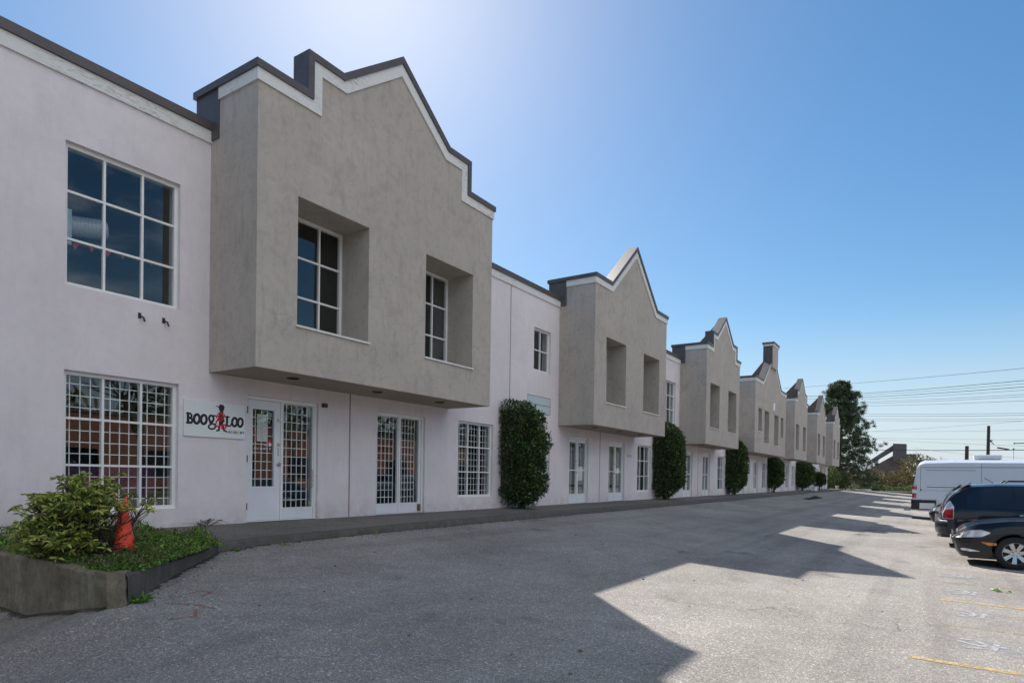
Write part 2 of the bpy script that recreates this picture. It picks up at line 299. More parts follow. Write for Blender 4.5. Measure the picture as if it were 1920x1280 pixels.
# ------------------------------------------------------------------ mesh helpers
class MB:
    def __init__(s): s.v = []; s.f = []; s.m = []; s.k = 0
    def add(s, vs, fs, k=None):
        o = len(s.v); s.v += [tuple(p) for p in vs]
        for f in fs: s.f.append(tuple(i+o for i in f)); s.m.append(s.k if k is None else k)
    def box(s, x0, x1, y0, y1, z0, z1, k=None):
        s.add([(x0, y0, z0), (x1, y0, z0), (x1, y1, z0), (x0, y1, z0), (x0, y0, z1), (x1, y0, z1), (x1, y1, z1), (x0, y1, z1)],
              [(0, 3, 2, 1), (4, 5, 6, 7), (0, 1, 5, 4), (1, 2, 6, 5), (2, 3, 7, 6), (3, 0, 4, 7)], k)
    def prism_y(s, poly, y0, y1, k=None):       # poly in (x,z), counter-clockwise seen from -Y
        n = len(poly)
        s.add([(x, y0, z) for x, z in poly]+[(x, y1, z) for x, z in poly],
              [tuple(range(n)), tuple(range(2*n-1, n-1, -1))]+[(i, i+n, (i+1) % n+n, (i+1) % n) for i in range(n)], k)
    def prism_z(s, poly, z0, z1, k=None):
        n = len(poly)
        s.add([(x, y, z0) for x, y in poly]+[(x, y, z1) for x, y in poly],
              [tuple(range(n-1, -1, -1)), tuple(range(n, 2*n))]+[(i, (i+1) % n, (i+1) % n+n, i+n) for i in range(n)], k)
    def quad(s, a, b, c, d, k=None): s.add([a, b, c, d], [(0, 1, 2, 3)], k)
    def tube(s, pts, rad, n=8, k=None, cap=True):
        pts = [Vector(p) for p in pts]
        if isinstance(rad, (int, float)): rad = [rad]*len(pts)
        rings = []; pu = None
        for i, p in enumerate(pts):
            t = (pts[min(i+1, len(pts)-1)]-pts[max(i-1, 0)]).normalized()
            ref = pu if pu is not None else (Vector((0, 0, 1)) if abs(t.z) < .9 else Vector((1, 0, 0)))
            a = t.cross(ref)
            if a.length < 1e-4: a = t.cross(Vector((0, 1, 0)))
            a.normalize(); b_ = a.cross(t).normalized(); pu = b_
            rings.append([p+a*math.cos(2*math.pi*j/n)*rad[i]+b_*math.sin(2*math.pi*j/n)*rad[i] for j in range(n)])
        vs = [q for r_ in rings for q in r_]; fs = []
        for i in range(len(pts)-1):
            for j in range(n): fs.append((i*n+j, (i+1)*n+j, (i+1)*n+(j+1) % n, i*n+(j+1) % n))
        if cap: fs += [tuple(range(n)), tuple(range((len(pts)-1)*n+n-1, (len(pts)-1)*n-1, -1))]
        s.add(vs, fs, k)
    def lathe(s, prof, c, ax='z', n=24, k=None):   # prof (r, h) along axis
        vs = []; fs = []
        for r_, h in prof:
            for j in range(n):
                a = 2*math.pi*j/n; x, y = r_*math.cos(a), r_*math.sin(a)
                p = {'z': (x, y, h), 'x': (h, x, y), 'y': (x, h, y)}[ax]
                vs.append((p[0]+c[0], p[1]+c[1], p[2]+c[2]))
        for i in range(len(prof)-1):
            for j in range(n): fs.append((i*n+j, i*n+(j+1) % n, (i+1)*n+(j+1) % n, (i+1)*n+j))
        s.add(vs, fs, k)
    def grid(s, P, k=None):                          # P[i][j] points
        a, b = len(P), len(P[0])
        s.add([q for r_ in P for q in r_], [(i*b+j, i*b+j+1, (i+1)*b+j+1, (i+1)*b+j) for i in range(a-1) for j in range(b-1)], k)
    def build(s, name, mat, parent=None, smooth=False, bev=0, fixn=True):
        me = bpy.data.meshes.new(name)
        off = WORLD.get(parent, Vector((0, 0, 0))) if parent is not None else Vector((0, 0, 0))
        me.from_pydata([(p[0]-off.x, p[1]-off.y, p[2]-off.z) for p in s.v], [], s.f)
        mats = mat if isinstance(mat, (list, tuple)) else [mat]
        for m_ in mats: me.materials.append(m_)
        if len(mats) > 1: me.polygons.foreach_set('material_index', s.m)
        if fixn:
            bm = bmesh.new(); bm.from_mesh(me); bmesh.ops.recalc_face_normals(bm, faces=bm.faces); bm.to_mesh(me); bm.free()
        if smooth: me.polygons.foreach_set('use_smooth', [True]*len(me.polygons))
        o = bpy.data.objects.new(name, me); col.objects.link(o)
        if parent is not None: o.parent = parent; WORLD[o] = off
        if bev:
            b_ = o.modifiers.new('bevel', 'BEVEL'); b_.width = bev; b_.segments = 2; b_.limit_method = 'ANGLE'; b_.angle_limit = R(35)
        return o
WORLD = {}
def thing(name, label, cat, loc=(0, 0, 0), group=None):
    o = bpy.data.objects.new(name, None); col.objects.link(o); o.location = loc; o.empty_display_size = .3
    o['label'] = label; o['category'] = cat
    if group: o['group'] = group
    WORLD[o] = Vector(loc); return o
def tag(o, label, cat, group=None):
    o['label'] = label; o['category'] = cat
    if group: o['group'] = group
    return o
def struct(o, kind='structure'): o['kind'] = kind; return o
def quads_mesh(name, V, mat, parent=None):          # V (n,4,3) numpy of loose leaves (world)
    n = len(V); k = V.shape[1]
    off = WORLD.get(parent, Vector((0, 0, 0))) if parent is not None else Vector((0, 0, 0))
    A = V.reshape(-1, 3)-np.array(off)
    me = bpy.data.meshes.new(name); me.vertices.add(n*k); me.vertices.foreach_set('co', A.ravel().astype(np.float32))
    if k == 4:
        me.loops.add(n*4); me.loops.foreach_set('vertex_index', np.arange(n*4, dtype=np.int32))
        me.polygons.add(n); me.polygons.foreach_set('loop_start', np.arange(0, n*4, 4, dtype=np.int32))
    else:                                            # k == 6 : two quads folded on the midrib 0-1-2-3 / 3-4-5-0
        idx = (np.arange(n)[:, None]*6+np.array([0, 1, 2, 3, 3, 4, 5, 0])).ravel().astype(np.int32)
        me.loops.add(n*8); me.loops.foreach_set('vertex_index', idx)
        me.polygons.add(n*2); me.polygons.foreach_set('loop_start', np.arange(0, n*8, 4, dtype=np.int32))
    me.update(calc_edges=True); me.validate()
    me.materials.append(mat); o = bpy.data.objects.new(name, me); col.objects.link(o)
    if parent is not None: o.parent = parent; WORLD[o] = off
    return o
def leaves(P, D, L, W, droop=.2, fold=.25):          # positions, directions, lengths, widths -> (n,6,3)
    n = len(P); D = D/np.linalg.norm(D, axis=1)[:, None]
    U = rng.normal(size=(n, 3))*.5+np.array([0, 0, 1.]); S = np.cross(D, U); S /= np.linalg.norm(S, axis=1)[:, None]+1e-9
    Nn = np.cross(S, D); L = L[:, None]; W = W[:, None]
    a = P; d = P+D*L-Nn*L*droop
    m1 = P+D*L*.38; m2 = P+D*L*.75-Nn*L*droop*.4
    out = np.stack([a, m1+S*W+Nn*W*fold, m2+S*W*.8+Nn*W*fold, d, m2-S*W*.8+Nn*W*fold, m1-S*W+Nn*W*fold], 1)
    return out
def rand_dir(n):
    d = rng.normal(size=(n, 3)); return d/np.linalg.norm(d, axis=1)[:, None]

# ------------------------------------------------------------------ ground
prof = [(-300, -.9), (-60, -.86), (-16, -.85), (-12, -.82), (-10, -.78), (-8, -.71), (-6, -.60), (-4, -.44), (-2.6, -.31), (-1.72, -.22), (-1.35, -.19), (0, -.19), (300, -.19)]
PY = [a for a, b in prof]; PZ = [b for a, b in prof]
def gz(x, y):
    g = float(np.interp(y, PY, PZ))
    if x < 3.02 and y > -3.75:
        w = min(1, (3.02-x)/.1) if x > 2.92 else 1
        g = g*(1-w)+w*max(-.72, -.40-.175*(y+3.6)) if y > -3.6 else g
        if y > -.8: g = -.72
    if x < 2.92 and -6.2 < y < 2:
        k = min(1, (y+6.2)/2.6); g -= .30*min(1.3, 2.92-x)*k*k*(3-2*k)
    return g
def axis_pts(a, b, fine0, fine1, st, coarse):
    pts = list(np.arange(fine0, fine1+1e-6, st)); x = fine0; s_ = st
    while x > a: s_ *= coarse; x -= s_; pts.insert(0, max(x, a))
    x = fine1; s_ = st
    while x < b: s_ *= coarse; x += s_; pts.append(min(x, b))
    return pts
xs = axis_pts(-1500, 3000, -2, 24, .25, 1.25); ys = axis_pts(-2000, 2000, -14, -.5, .25, 1.3)
xs = sorted(set([round(float(x), 4) for x in xs]+[2.6, 2.7, 2.8, 2.86, 2.92, 3.02])); ys = sorted(set([round(float(y), 4) for y in ys]+[-3.7, -3.6, -3.5]))
g = MB(); g.grid([[(x, y, gz(x, y)) for y in ys] for x in xs])
struct(g.build('ground', M['asphalt'], smooth=True))

# kerb + sidewalk
KP = [(2.9, -3.62, -.09), (4.0, -2.70, -.095), (5.1, -1.80, -.10), (5.9, -1.60, -.10), (7.2, -1.52, -.095), (9.5, -1.45, -.08), (13, -1.40, -.065), (20, -1.38, -.055), (40, -1.36, -.05), (62, -1.34, -.05), (80, -1.32, -.05), (86, -1.1, -.05), (88, .5, -.05)]
def refine(P, st=.35):
    out = []
    for a, b in zip(P[:-1], P[1:]):
        L = math.dist(a, b); n = max(1, int(L/st)) if a[0] < 24 else max(1, int(L/2))
        for i in range(n): out.append(tuple(a[k]+(b[k]-a[k])*i/n for k in range(3)))
    return out+[P[-1]]
KR = refine(KP)
def kerb_mesh(P, wid=.16):
    rows = []
    for i, p in enumerate(P):
        a = Vector(P[max(i-1, 0)]); b = Vector(P[min(i+1, len(P)-1)]); t = (b-a); t.z = 0; t.normalize(); n = Vector((-t.y, t.x, 0))
        j = (random.random()-.5)*.012; q = Vector(p)+n*j
        zb = gz(max(q.x, 3.1), q.y-.1)-.08
        rows.append([(q-n*.012)*1 if False else Vector((q.x-n.x*.015, q.y-n.y*.015, zb)), Vector((q.x, q.y, q.z-.03+j*.4)), Vector((q.x+n.x*.02, q.y+n.y*.02, q.z-.006+j*.3)), Vector((q.x+n.x*.05, q.y+n.y*.05, q.z)), Vector((q.x+n.x*wid, q.y+n.y*wid, q.z)), Vector((q.x+n.x*wid, q.y+n.y*wid, q.z-.3))])
    return rows
k_i = [i for i, p in enumerate(KR) if p[0] >= 5.1-1e-6]
kb = MB(); kb.grid(kerb_mesh([KR[i] for i in k_i])); struct(kb.build('kerb', M['kerb'], smooth=True))
sw = MB(); rows = []
for i in k_i:
    p = KR[i]
    if p[0] > 85: continue
    rows.append([(p[0], p[1]+.163+(0-.0-p[1]-.163)*t, (p[2]-.004)*(1-t)+(-.004)*t) for t in (0, .15, .3, .5, .75, 1.)])
sw.grid(rows); struct(sw.build('sidewalk', M['walk'], smooth=True))

# painted lines and stencils on the ground
def decal(x0, x1, y0, y1, mat, name, n=12, dz=.004):
    m_ = MB(); m_.grid([[(x, y, gz(x, y)+dz) for x in np.linspace(x0, x1, 3)] for y in np.linspace(y0, y1, n)])
    return struct(m_.build(name, mat))
for i, xl in enumerate([7.16, 9.08, 10.97, 12.95, 14.92, 18.6, 22.9, 27.1]):
    decal(xl-.05, xl+.05, -15.2, -10.1+(.25 if i == 0 else 0), M['yellow'] if i in (0, 2) else M['yellow_faint'], 'parking_line', 24)
def ground_strokes(S, w, mat, name, dz=.006):
    m_ = MB()
    for pts in S:
        for a, b in zip(pts[:-1], pts[1:]):
            a = Vector((*a, 0)); b = Vector((*b, 0)); t = (b-a).normalized(); n = Vector((-t.y, t.x, 0))*w
            q = [a-n, b-n, b+n, a+n]; m_.add([(p.x, p.y, gz(p.x, p.y)+dz) for p in q], [(0, 1, 2, 3)])
    return struct(m_.build(name, mat))
for i, xc in enumerate([8.15, 10.0, 11.95, 13.95, 15.9]):
    S = [[(xc+.20, -10.28), (xc+.22, -10.42), (xc+.04, -10.50), (xc-.16, -10.43), (xc-.20, -10.30)], [(xc+.08, -10.26), (xc-.05, -10.46)], [(xc-.18, -10.55), (xc+.16, -10.60)], [(xc+.02, -10.58), (xc+.05, -10.68)]]
    ground_strokes(S, .026, M['whitepaint'], 'faded_stencil')
    decal(xc-.32, xc+.32, -10.8, -10.15, paint('scrubbed_paint_%d' % i, (.36, .365, .39), .42, .8, 5), 'scrubbed_patch', 4, .003)
ground_strokes([[(3.35, -3.75), (3.55, -3.95), (3.6, -4.2)], [(3.7, -3.55), (3.85, -3.5), (3.9, -3.62), (3.75, -3.7)], [(3.1, -4.25), (3.3, -4.3)], [(3.45, -4.1), (3.3, -4.35)]], .02, M['pink'], 'survey_mark')
ground_strokes([[(1.6, -4.2), (2.0, -4.45), (2.5, -4.55), (2.9, -4.9)], [(2.6, -4.25), (3.0, -4.6)], [(2.4, -5.1), (3.1, -5.6), (3.9, -6.3), (4.3, -6.9)]], .008, M['whitepaint'], 'scratch_mark')

# ------------------------------------------------------------------ commercial building
B = thing('commercial_building', 'long two-storey lavender rendered commercial building with projecting taupe gabled bays', 'building', (40, 6, 0))
XL, XR, WT = -12.0, 80.65, .30
PAR = 6.59
bays = [dict(x0=-5.72, x1=.47, kind='A'), dict(x0=6.04, x1=12.28, kind='A'), dict(x0=17.8, x1=24.08, kind='B'), dict(x0=29.42, x1=35.42, kind='A'),
        dict(x0=39.1, x1=48.45, kind='C'), dict(x0=52.0, x1=57.75, kind='A'), dict(x0=63.25, x1=68.85, kind='B'), dict(x0=74.2, x1=80.15, kind='A')]
YF = -1.25; SOF = 2.52
holes = []                                       # openings in the main wall (x0,x1,z0,z1)
def wall_grid(m_, x0, x1, z0, z1, holes, y, t, xstep=1.2, reveal=True, k=0):
    xs_ = sorted(set([x0, x1]+[h[0] for h in holes]+[h[1] for h in holes])); zs_ = sorted(set([z0, z1]+[h[2] for h in holes]+[h[3] for h in holes]))
    for a, b in zip(xs_[:-1], xs_[1:]):
        for c, d in zip(zs_[:-1], zs_[1:]):
            mx, mz = (a+b)/2, (c+d)/2
            if any(h[0] < mx < h[1] and h[2] < mz < h[3] for h in holes): continue
            m_.quad((a, y, c), (b, y, c), (b, y, d), (a, y, d), k)
            m_.quad((a, y+t, c), (a, y+t, d), (b, y+t, d), (b, y+t, c), k)
    if reveal:
        for h in holes:
            a, b, c, d = h[:4]
            m_.quad((a, y, c), (a, y, d), (a, y+t, d), (a, y+t, c), k); m_.quad((b, y, c), (b, y+t, c), (b, y+t, d), (b, y, d), k)
            m_.quad((a, y, d), (b, y, d), (b, y+t, d), (a, y+t, d), k); m_.quad((a, y, c), (a, y+t, c), (b, y+t, c), (b, y, c), k)

windows = [ # x0,x1,z0,z1,cols,rows,grille,label
 (3.94, 5.54, .29, 2.26, 3, 3, 1, 'window with a white security grid and a purple panel behind its lower panes'),
 (3.94, 5.54, 3.43, 5.40, 3, 3, 0, 'upstairs window showing a round metal duct and red bunting'),
 (12.69, 14.22, .33, 2.27, 3, 3, 1, None), (15.80, 17.30, .34, 2.24, 3, 3, 0, None), (16.27, 17.26, 4.07, 5.35, 2, 2, 0, None),
 (24.42, 25.88, .33, 2.23, 3, 3, 0, None), (27.42, 28.85, 3.40, 5.29, 3, 3, 0, None), (27.42, 28.85, .33, 2.23, 3, 3, 0, None),
 (35.94, 37.38, .28, 2.17, 3, 3, 0, None), (47.20, 48.62, .27, 2.12, 3, 3, 0, None),
 (49.9, 51.4, .27, 2.12, 3, 3, 0, None), (49.9, 51.4, 3.4, 5.25, 3, 3, 0, None), (58.55, 59.95, .27, 2.12, 3, 3, 0, None),
 (61.2, 62.6, .27, 2.12, 3, 3, 0, None), (61.2, 62.6, 3.4, 5.25, 3, 3, 0, None), (69.6, 71.0, .27, 2.12, 3, 3, 0, None), (72.3, 73.6, .27, 2.12, 3, 3, 0, None), (72.3, 73.6, 3.4, 5.25, 3, 3, 0, None)]
doors = [(6.75, 8.30, 'A'), (9.87, 11.43, 'G'), (18.60, 20.0, 'B'), (21.68, 23.12, 'H'), (30.15, 31.55, 'B'), (33.25, 34.57, 'H'), (40.6, 42.0, 'B'), (44.6, 45.86, 'H'),
         (52.9, 54.2, 'B'), (55.7, 57.2, 'H'), (64.1, 65.5, 'B'), (66.9, 68.3, 'H'), (74.9, 76.3, 'B'), (77.7, 79.1, 'H')]
DT = 2.235
for w in windows: holes.append(w[:4])
for d in doors: holes.append((d[0], d[1], -.02, DT))
for b_ in bays: holes.append((b_['x0']+.3, b_['x1']-.3, SOF+.35, 5.9))
m_ = MB(); wall_grid(m_, XL, XR, -1.2, PAR-.10, holes, 0., WT); m_.build('wall', M['wall'], B)
# side and back walls, roof
m_ = MB(); m_.box(XL, XL+.3, .302, 22, -1.2, PAR-.1); m_.box(XR-.3, XR, .302, 22, -1.2, PAR-.1); m_.box(XL+.302, XR-.302, 21.7, 22, -1.2, PAR-.1)
m_.build('rear_wall', M['wall'], B)
m_ = MB(); m_.box(XL+.302, XR-.302, .302, 21.698, 6.02, 6.2); m_.build('roof', M['coping'], B)
# interior shell
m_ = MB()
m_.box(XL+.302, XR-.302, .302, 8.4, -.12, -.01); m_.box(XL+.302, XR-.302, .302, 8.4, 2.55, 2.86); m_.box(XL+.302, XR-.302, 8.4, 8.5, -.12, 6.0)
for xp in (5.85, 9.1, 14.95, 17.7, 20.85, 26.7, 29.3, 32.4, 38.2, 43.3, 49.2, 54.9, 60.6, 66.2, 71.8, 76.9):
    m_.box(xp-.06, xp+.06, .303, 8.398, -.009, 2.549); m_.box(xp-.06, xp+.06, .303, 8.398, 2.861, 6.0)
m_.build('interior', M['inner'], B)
# parapet coping and fascia between the bays
m_ = MB(); f_ = MB(); segs = []
xa = XL-.06
for b_ in bays: segs.append((xa, b_['x0'])); xa = b_['x1']
segs.append((xa, XR+.06))
for a, b in segs:
    m_ = MB(); f_ = MB(); m_.box(a, b, -.07, .40, PAR-.135, PAR); f_.box(a, b, -.035, -.001, PAR-.335, PAR-.137)
    m_.build('parapet_coping', M['coping'], B); f_.build('fascia', M['fascia'], B)
# vertical control joints
JM = plain('joint_sealant', (.30, .22, .21), .9)
for x in (9.10, 14.99, 20.90, 26.75, 32.44, 38.3, 43.35, 49.2, 55.0, 60.7, 66.2, 71.7):
    b_ = [q for q in bays if q['x0'] < x < q['x1']]
    m_ = MB(); m_.box(x-.014, x+.014, -.006, -.001, .0, (SOF if b_ else PAR-.34)); m_.build('control_joint', JM, B)

# ---- windows
def make_window(x0, x1, z0, z1, cols, rows, grille, lab, y=0., inner_depth=.3):
    fr = MB(); fy0, fy1 = y+.075, y+.14; fwid = .055; mw = .032
    fr.box(x0, x0+fwid, fy0, fy1, z0, z1); fr.box(x1-fwid, x1, fy0, fy1, z0, z1)
    fr.box(x0+fwid, x1-fwid, fy0, fy1, z1-fwid, z1); fr.box(x0+fwid, x1-fwid, fy0, fy1, z0, z0+fwid)
    cx = [x0+(x1-x0)*i/cols for i in range(1, cols)]; cz = [z0+(z1-z0)*i/rows for i in range(1, rows)]
    for x in cx: fr.box(x-mw/2, x+mw/2, fy0+.008, fy1-.008, z0+fwid, z1-fwid)
    ex = [x0+fwid]+cx+[x1-fwid]
    for z in cz:
        for i in range(cols):
            a = ex[i]+(mw/2 if i else 0); b = ex[i+1]-(mw/2 if i < cols-1 else 0)
            fr.box(a, b, fy0+.008, fy1-.008, z-mw/2, z+mw/2)
    w = fr.build('window', M['white'], B)
    if lab: w['label'] = lab
    p = MB(); p.quad((x0+.03, y+.11, z0+.03), (x1-.03, y+.11, z0+.03), (x1-.03, y+.11, z1-.03), (x0+.03, y+.11, z1-.03)); p.build('pane', M['glass'], w)
    rv = MB(); t = .012                                                  # painted inner reveal
    rv.box(x0, x0+t, y+.145, y+inner_depth, z0, z1); rv.box(x1-t, x1, y+.145, y+inner_depth, z0, z1)
    rv.box(x0+t, x1-t, y+.145, y+inner_depth, z0, z0+t); rv.box(x0+t, x1-t, y+.145, y+inner_depth, z1-t, z1); rv.build('reveal', M['inner_w'], w)
    if grille:
        gr = MB(); n = 12; r_ = .0060
        for i in range(1, n):
            x = x0+(x1-x0)*i/n; gr.box(x-r_, x+r_, y+.165, y+.177, z0+.013, z1-.013)
            z = z0+(z1-z0)*i/n; gr.box(x0+.013, x1-.013, y+.178, y+.188, z-r_, z+r_)
        gr.build('security_grille', M['grille'], w)
    else:
        if cols == 3 and random.random() < .75 and x0 > 10 and z0 < 3:      # vertical blinds inside
            bl = MB(); n = 14
            for i in range(n):
                x = x0+.04+(x1-x0-.08)*i/n
                if random.random() < .85: bl.box(x, x+.075, y+.33+random.random()*.02, y+.335+random.random()*.02, z0+.02, z1-.05)
            bl.build('blind', plain('grey_blind', (.12, .13, .13), .8), w)
    return w
for w in windows:
    make_window(*w)
# ---- doors
def make_door(x0, x1, kind):
    fw_ = .05; y0, y1 = .06, .16; xm = (x0+x1)/2
    if kind == 'A': xm = x0+.77
    f = MB(); f.box(x0, x0+fw_, y0, y1, 0, DT); f.box(x1-fw_, x1, y0, y1, 0, DT); f.box(x0+fw_, x1-fw_, y0, y1, DT-.06, DT); f.box(xm-.022, xm+.022, y0+.01, y1, 0, DT-.06)
    f.box(x0+fw_, x1-fw_, y0+.02, y1, 0, .02)
    d = f.build('entrance_door', M['white'], B)
    def leaf(a, b, gx0, gx1, gz0, gz1, mat=M['door']):
        l = MB(); a += .004; b -= .004; yy0, yy1 = .085, .135
        l.box(a, gx0, yy0, yy1, .025, DT-.065); l.box(gx1, b, yy0, yy1, .025, DT-.065)
        l.box(gx0, gx1, yy0, yy1, .025, gz0); l.box(gx0, gx1, yy0, yy1, gz1, DT-.065)
        l.build('door_leaf', mat, d)
        fr = MB(); t = .018
        fr.box(gx0-t, gx0+.004, .078, .0845, gz0-t, gz1+t); fr.box(gx1-.004, gx1+t, .078, .0845, gz0-t, gz1+t)
        fr.box(gx0+.005, gx1-.005, .078, .0845, gz0-t, gz0); fr.box(gx0+.005, gx1-.005, .078, .0845, gz1, gz1+t); fr.build('glazing_bead', M['white'], d)
        p = MB(); p.quad((gx0, .11, gz0), (gx1, .11, gz0), (gx1, .11, gz1), (gx0, .11, gz1)); p.build('pane', M['glass'], d)
    def gridbars(a, b, c, e, nx, nz, yy=.15):
        g_ = MB(); r_ = .006
        for i in range(nx+1):
            x = a+.01+(b-a-.02)*i/nx; g_.box(x-r_, x+r_, yy, yy+.014, c, e)
        for i in range(nz+1):
            z = c+.01+(e-c-.02)*i/nz; g_.box(a, b, yy+.0145, yy+.028, z-r_, z+r_)
        g_.build('security_grille', M['grille'], d)
    if kind == 'A':
        leaf(x0+fw_, xm-.022, 6.91, 7.365, .63, 2.01); leaf(xm+.022, x1-fw_, xm+.035, x1-fw_-.02, .235, 2.165)
        gridbars(6.89, 7.40, .6, 2.03, 4, 9); gridbars(xm+.03, x1-.14, .2, 2.17, 5, 12)
        for z in (1.85, 1.40): h = MB(); h.lathe([(.0, -.03), (.028, -.03), (.034, -.012), (.034, 0)], (7.455, .085, z), 'y', 16); h.build('deadbolt', M['chrome'], d)
        h = MB(); h.lathe([(0, -.065), (.022, -.065), (.036, -.045), (.034, -.02), (.016, -.012), (.04, -.006), (.04, 0)], (7.455, .085, 1.04), 'y', 18)
        h.build('door_knob', M['chrome'], d); h = MB(); h.box(7.44, 7.462, .08, .0848, 1.19, 1.34)
        h.build('lock_plate', M['chrome'], d); h = MB()
        h.tube([(8.2, .07, .95), (8.185, .02, .93), (8.185, .02, .62), (8.2, .07, .60)], .011)
        h.build('door_handle', M['chrome'], d)
        for z in (.28, 1.12, 1.98): h = MB(); h.box(6.787, 6.803, .045, .0595, z-.06, z+.06); h.build('hinge', M['rust'], d)
        pp = MB(); pp.box(7.03, 7.235, .116, .119, 1.44, 1.93); pn = pp.build('notice', M['paper'], d)
        ln = MB()
        for i in range(13):
            z = 1.87-i*.032; ln.box(7.05, 7.06, .1145, .1158, z, z+.012); ln.box(7.07, 7.07+.13*random.uniform(.6, 1), .1145, .1158, z, z+.006)
        ln.build('notice_print', plain('grey_ink', (.25, .27, .28), .8), d)
        st = MB(); st.box(7.275, 7.325, .116, .119, 1.42, 1.47, 0); st.box(7.275, 7.325, .116, .119, 1.36, 1.418, 1); st.build('sticker', [M['sign_red'], M['sign_edge']], d)
    elif kind == 'G':
        leaf(x0+fw_, xm-.022, x0+.055, xm-.06, .24, 2.16); leaf(xm+.022, x1-fw_, xm+.035, x1-.13, .24, 2.16)
        gridbars(x0+.03, xm-.12, .2, 2.17, 5, 12); gridbars(xm+.04, x1-.20, .2, 2.17, 5, 12)
        h = MB(); h.box(x1-.16, x1-.075, .05, .083, .04, .20); h.build('corner_guard', M['rust'], d)
    else:
        leaf(x0+fw_, xm-.022, x0+.09, xm-.075, .32, 2.05); leaf(xm+.022, x1-fw_, xm+.075, x1-.12, .32, 2.05)
        br = MB(); br.box(x0+.09, xm-.075, .09, .107, 1.10, 1.13); br.box(xm+.075, x1-.12, .09, .107, 1.10, 1.13)
        n = 4
        for i in range(1, n):
            for a, b in ((x0+.09, xm-.075), (xm+.075, x1-.12)):
                x = a+(b-a)*i/n; br.box(x-.006, x+.006, .19, .2, .32, 2.05)
        br.build('bar', M['grille'], d)
        h = MB(); h.lathe([(0, -.06), (.03, -.045), (.028, -.02), (.014, 0)], (xm-.05, .085, 1.04), 'y', 12); h.lathe([(0, -.02), (.03, -.01), (.03, 0)], (xm-.05, .085, 1.4), 'y', 12)
        h.build('door_handle', M['chrome'], d)
        bl = MB(); bl.box(x0+.07, x1-.07, .6, .62, .02, 2.2); bl.build('blind', plain('pale_door_blind', (.22, .25, .26), .8), d)
for d in doors: make_door(*d)
# window jambs are tinted pink on the outer reveal (thin beads)
# ---- interior dressing seen through the first two windows
pn = MB(); pn.box(3.96, 5.42, .46, .48, .2, .93); pn.build('purple_panel', M['purple'], B)
dc = MB(); pr = [(.15, 0)]
for i in range(1, 22): pr += [(.15+.007*(i % 2), i*.026)]
c0 = Vector((4.88, .98, 4.66)); ax = Vector((-.98, .12, -.16)).normalized()
ring = []
for r_, h in [(0, 0), (.147, 0)]+pr:
    a1 = ax.cross(Vector((0, 0, 1))).normalized(); a2 = ax.cross(a1)
    ring.append([tuple(c0+ax*h+a1*r_*math.cos(t)+a2*r_*math.sin(t)) for t in np.linspace(0, 2*math.pi, 25)])
dc.grid(ring); dc.box(3.95, 4.3, .7, 1.3, 4.2, 4.72); dc.build('air_duct', M['duct'], B, smooth=False)
fl = MB()
for i in range(9):
    x = 4.05+i*.22; z = 4.17+.012*(i % 3)+.016*i
    fl.add([(x, .6, z), (x+.09, .6, z+.01), (x+.04, .61, z-.08)], [(0, 1, 2)])
fl.tube([(3.96, .6, 4.17), (4.8, .6, 4.23), (5.8, .6, 4.31)], .003, 4); fl.build('bunting', M['flag'], B, fixn=False)

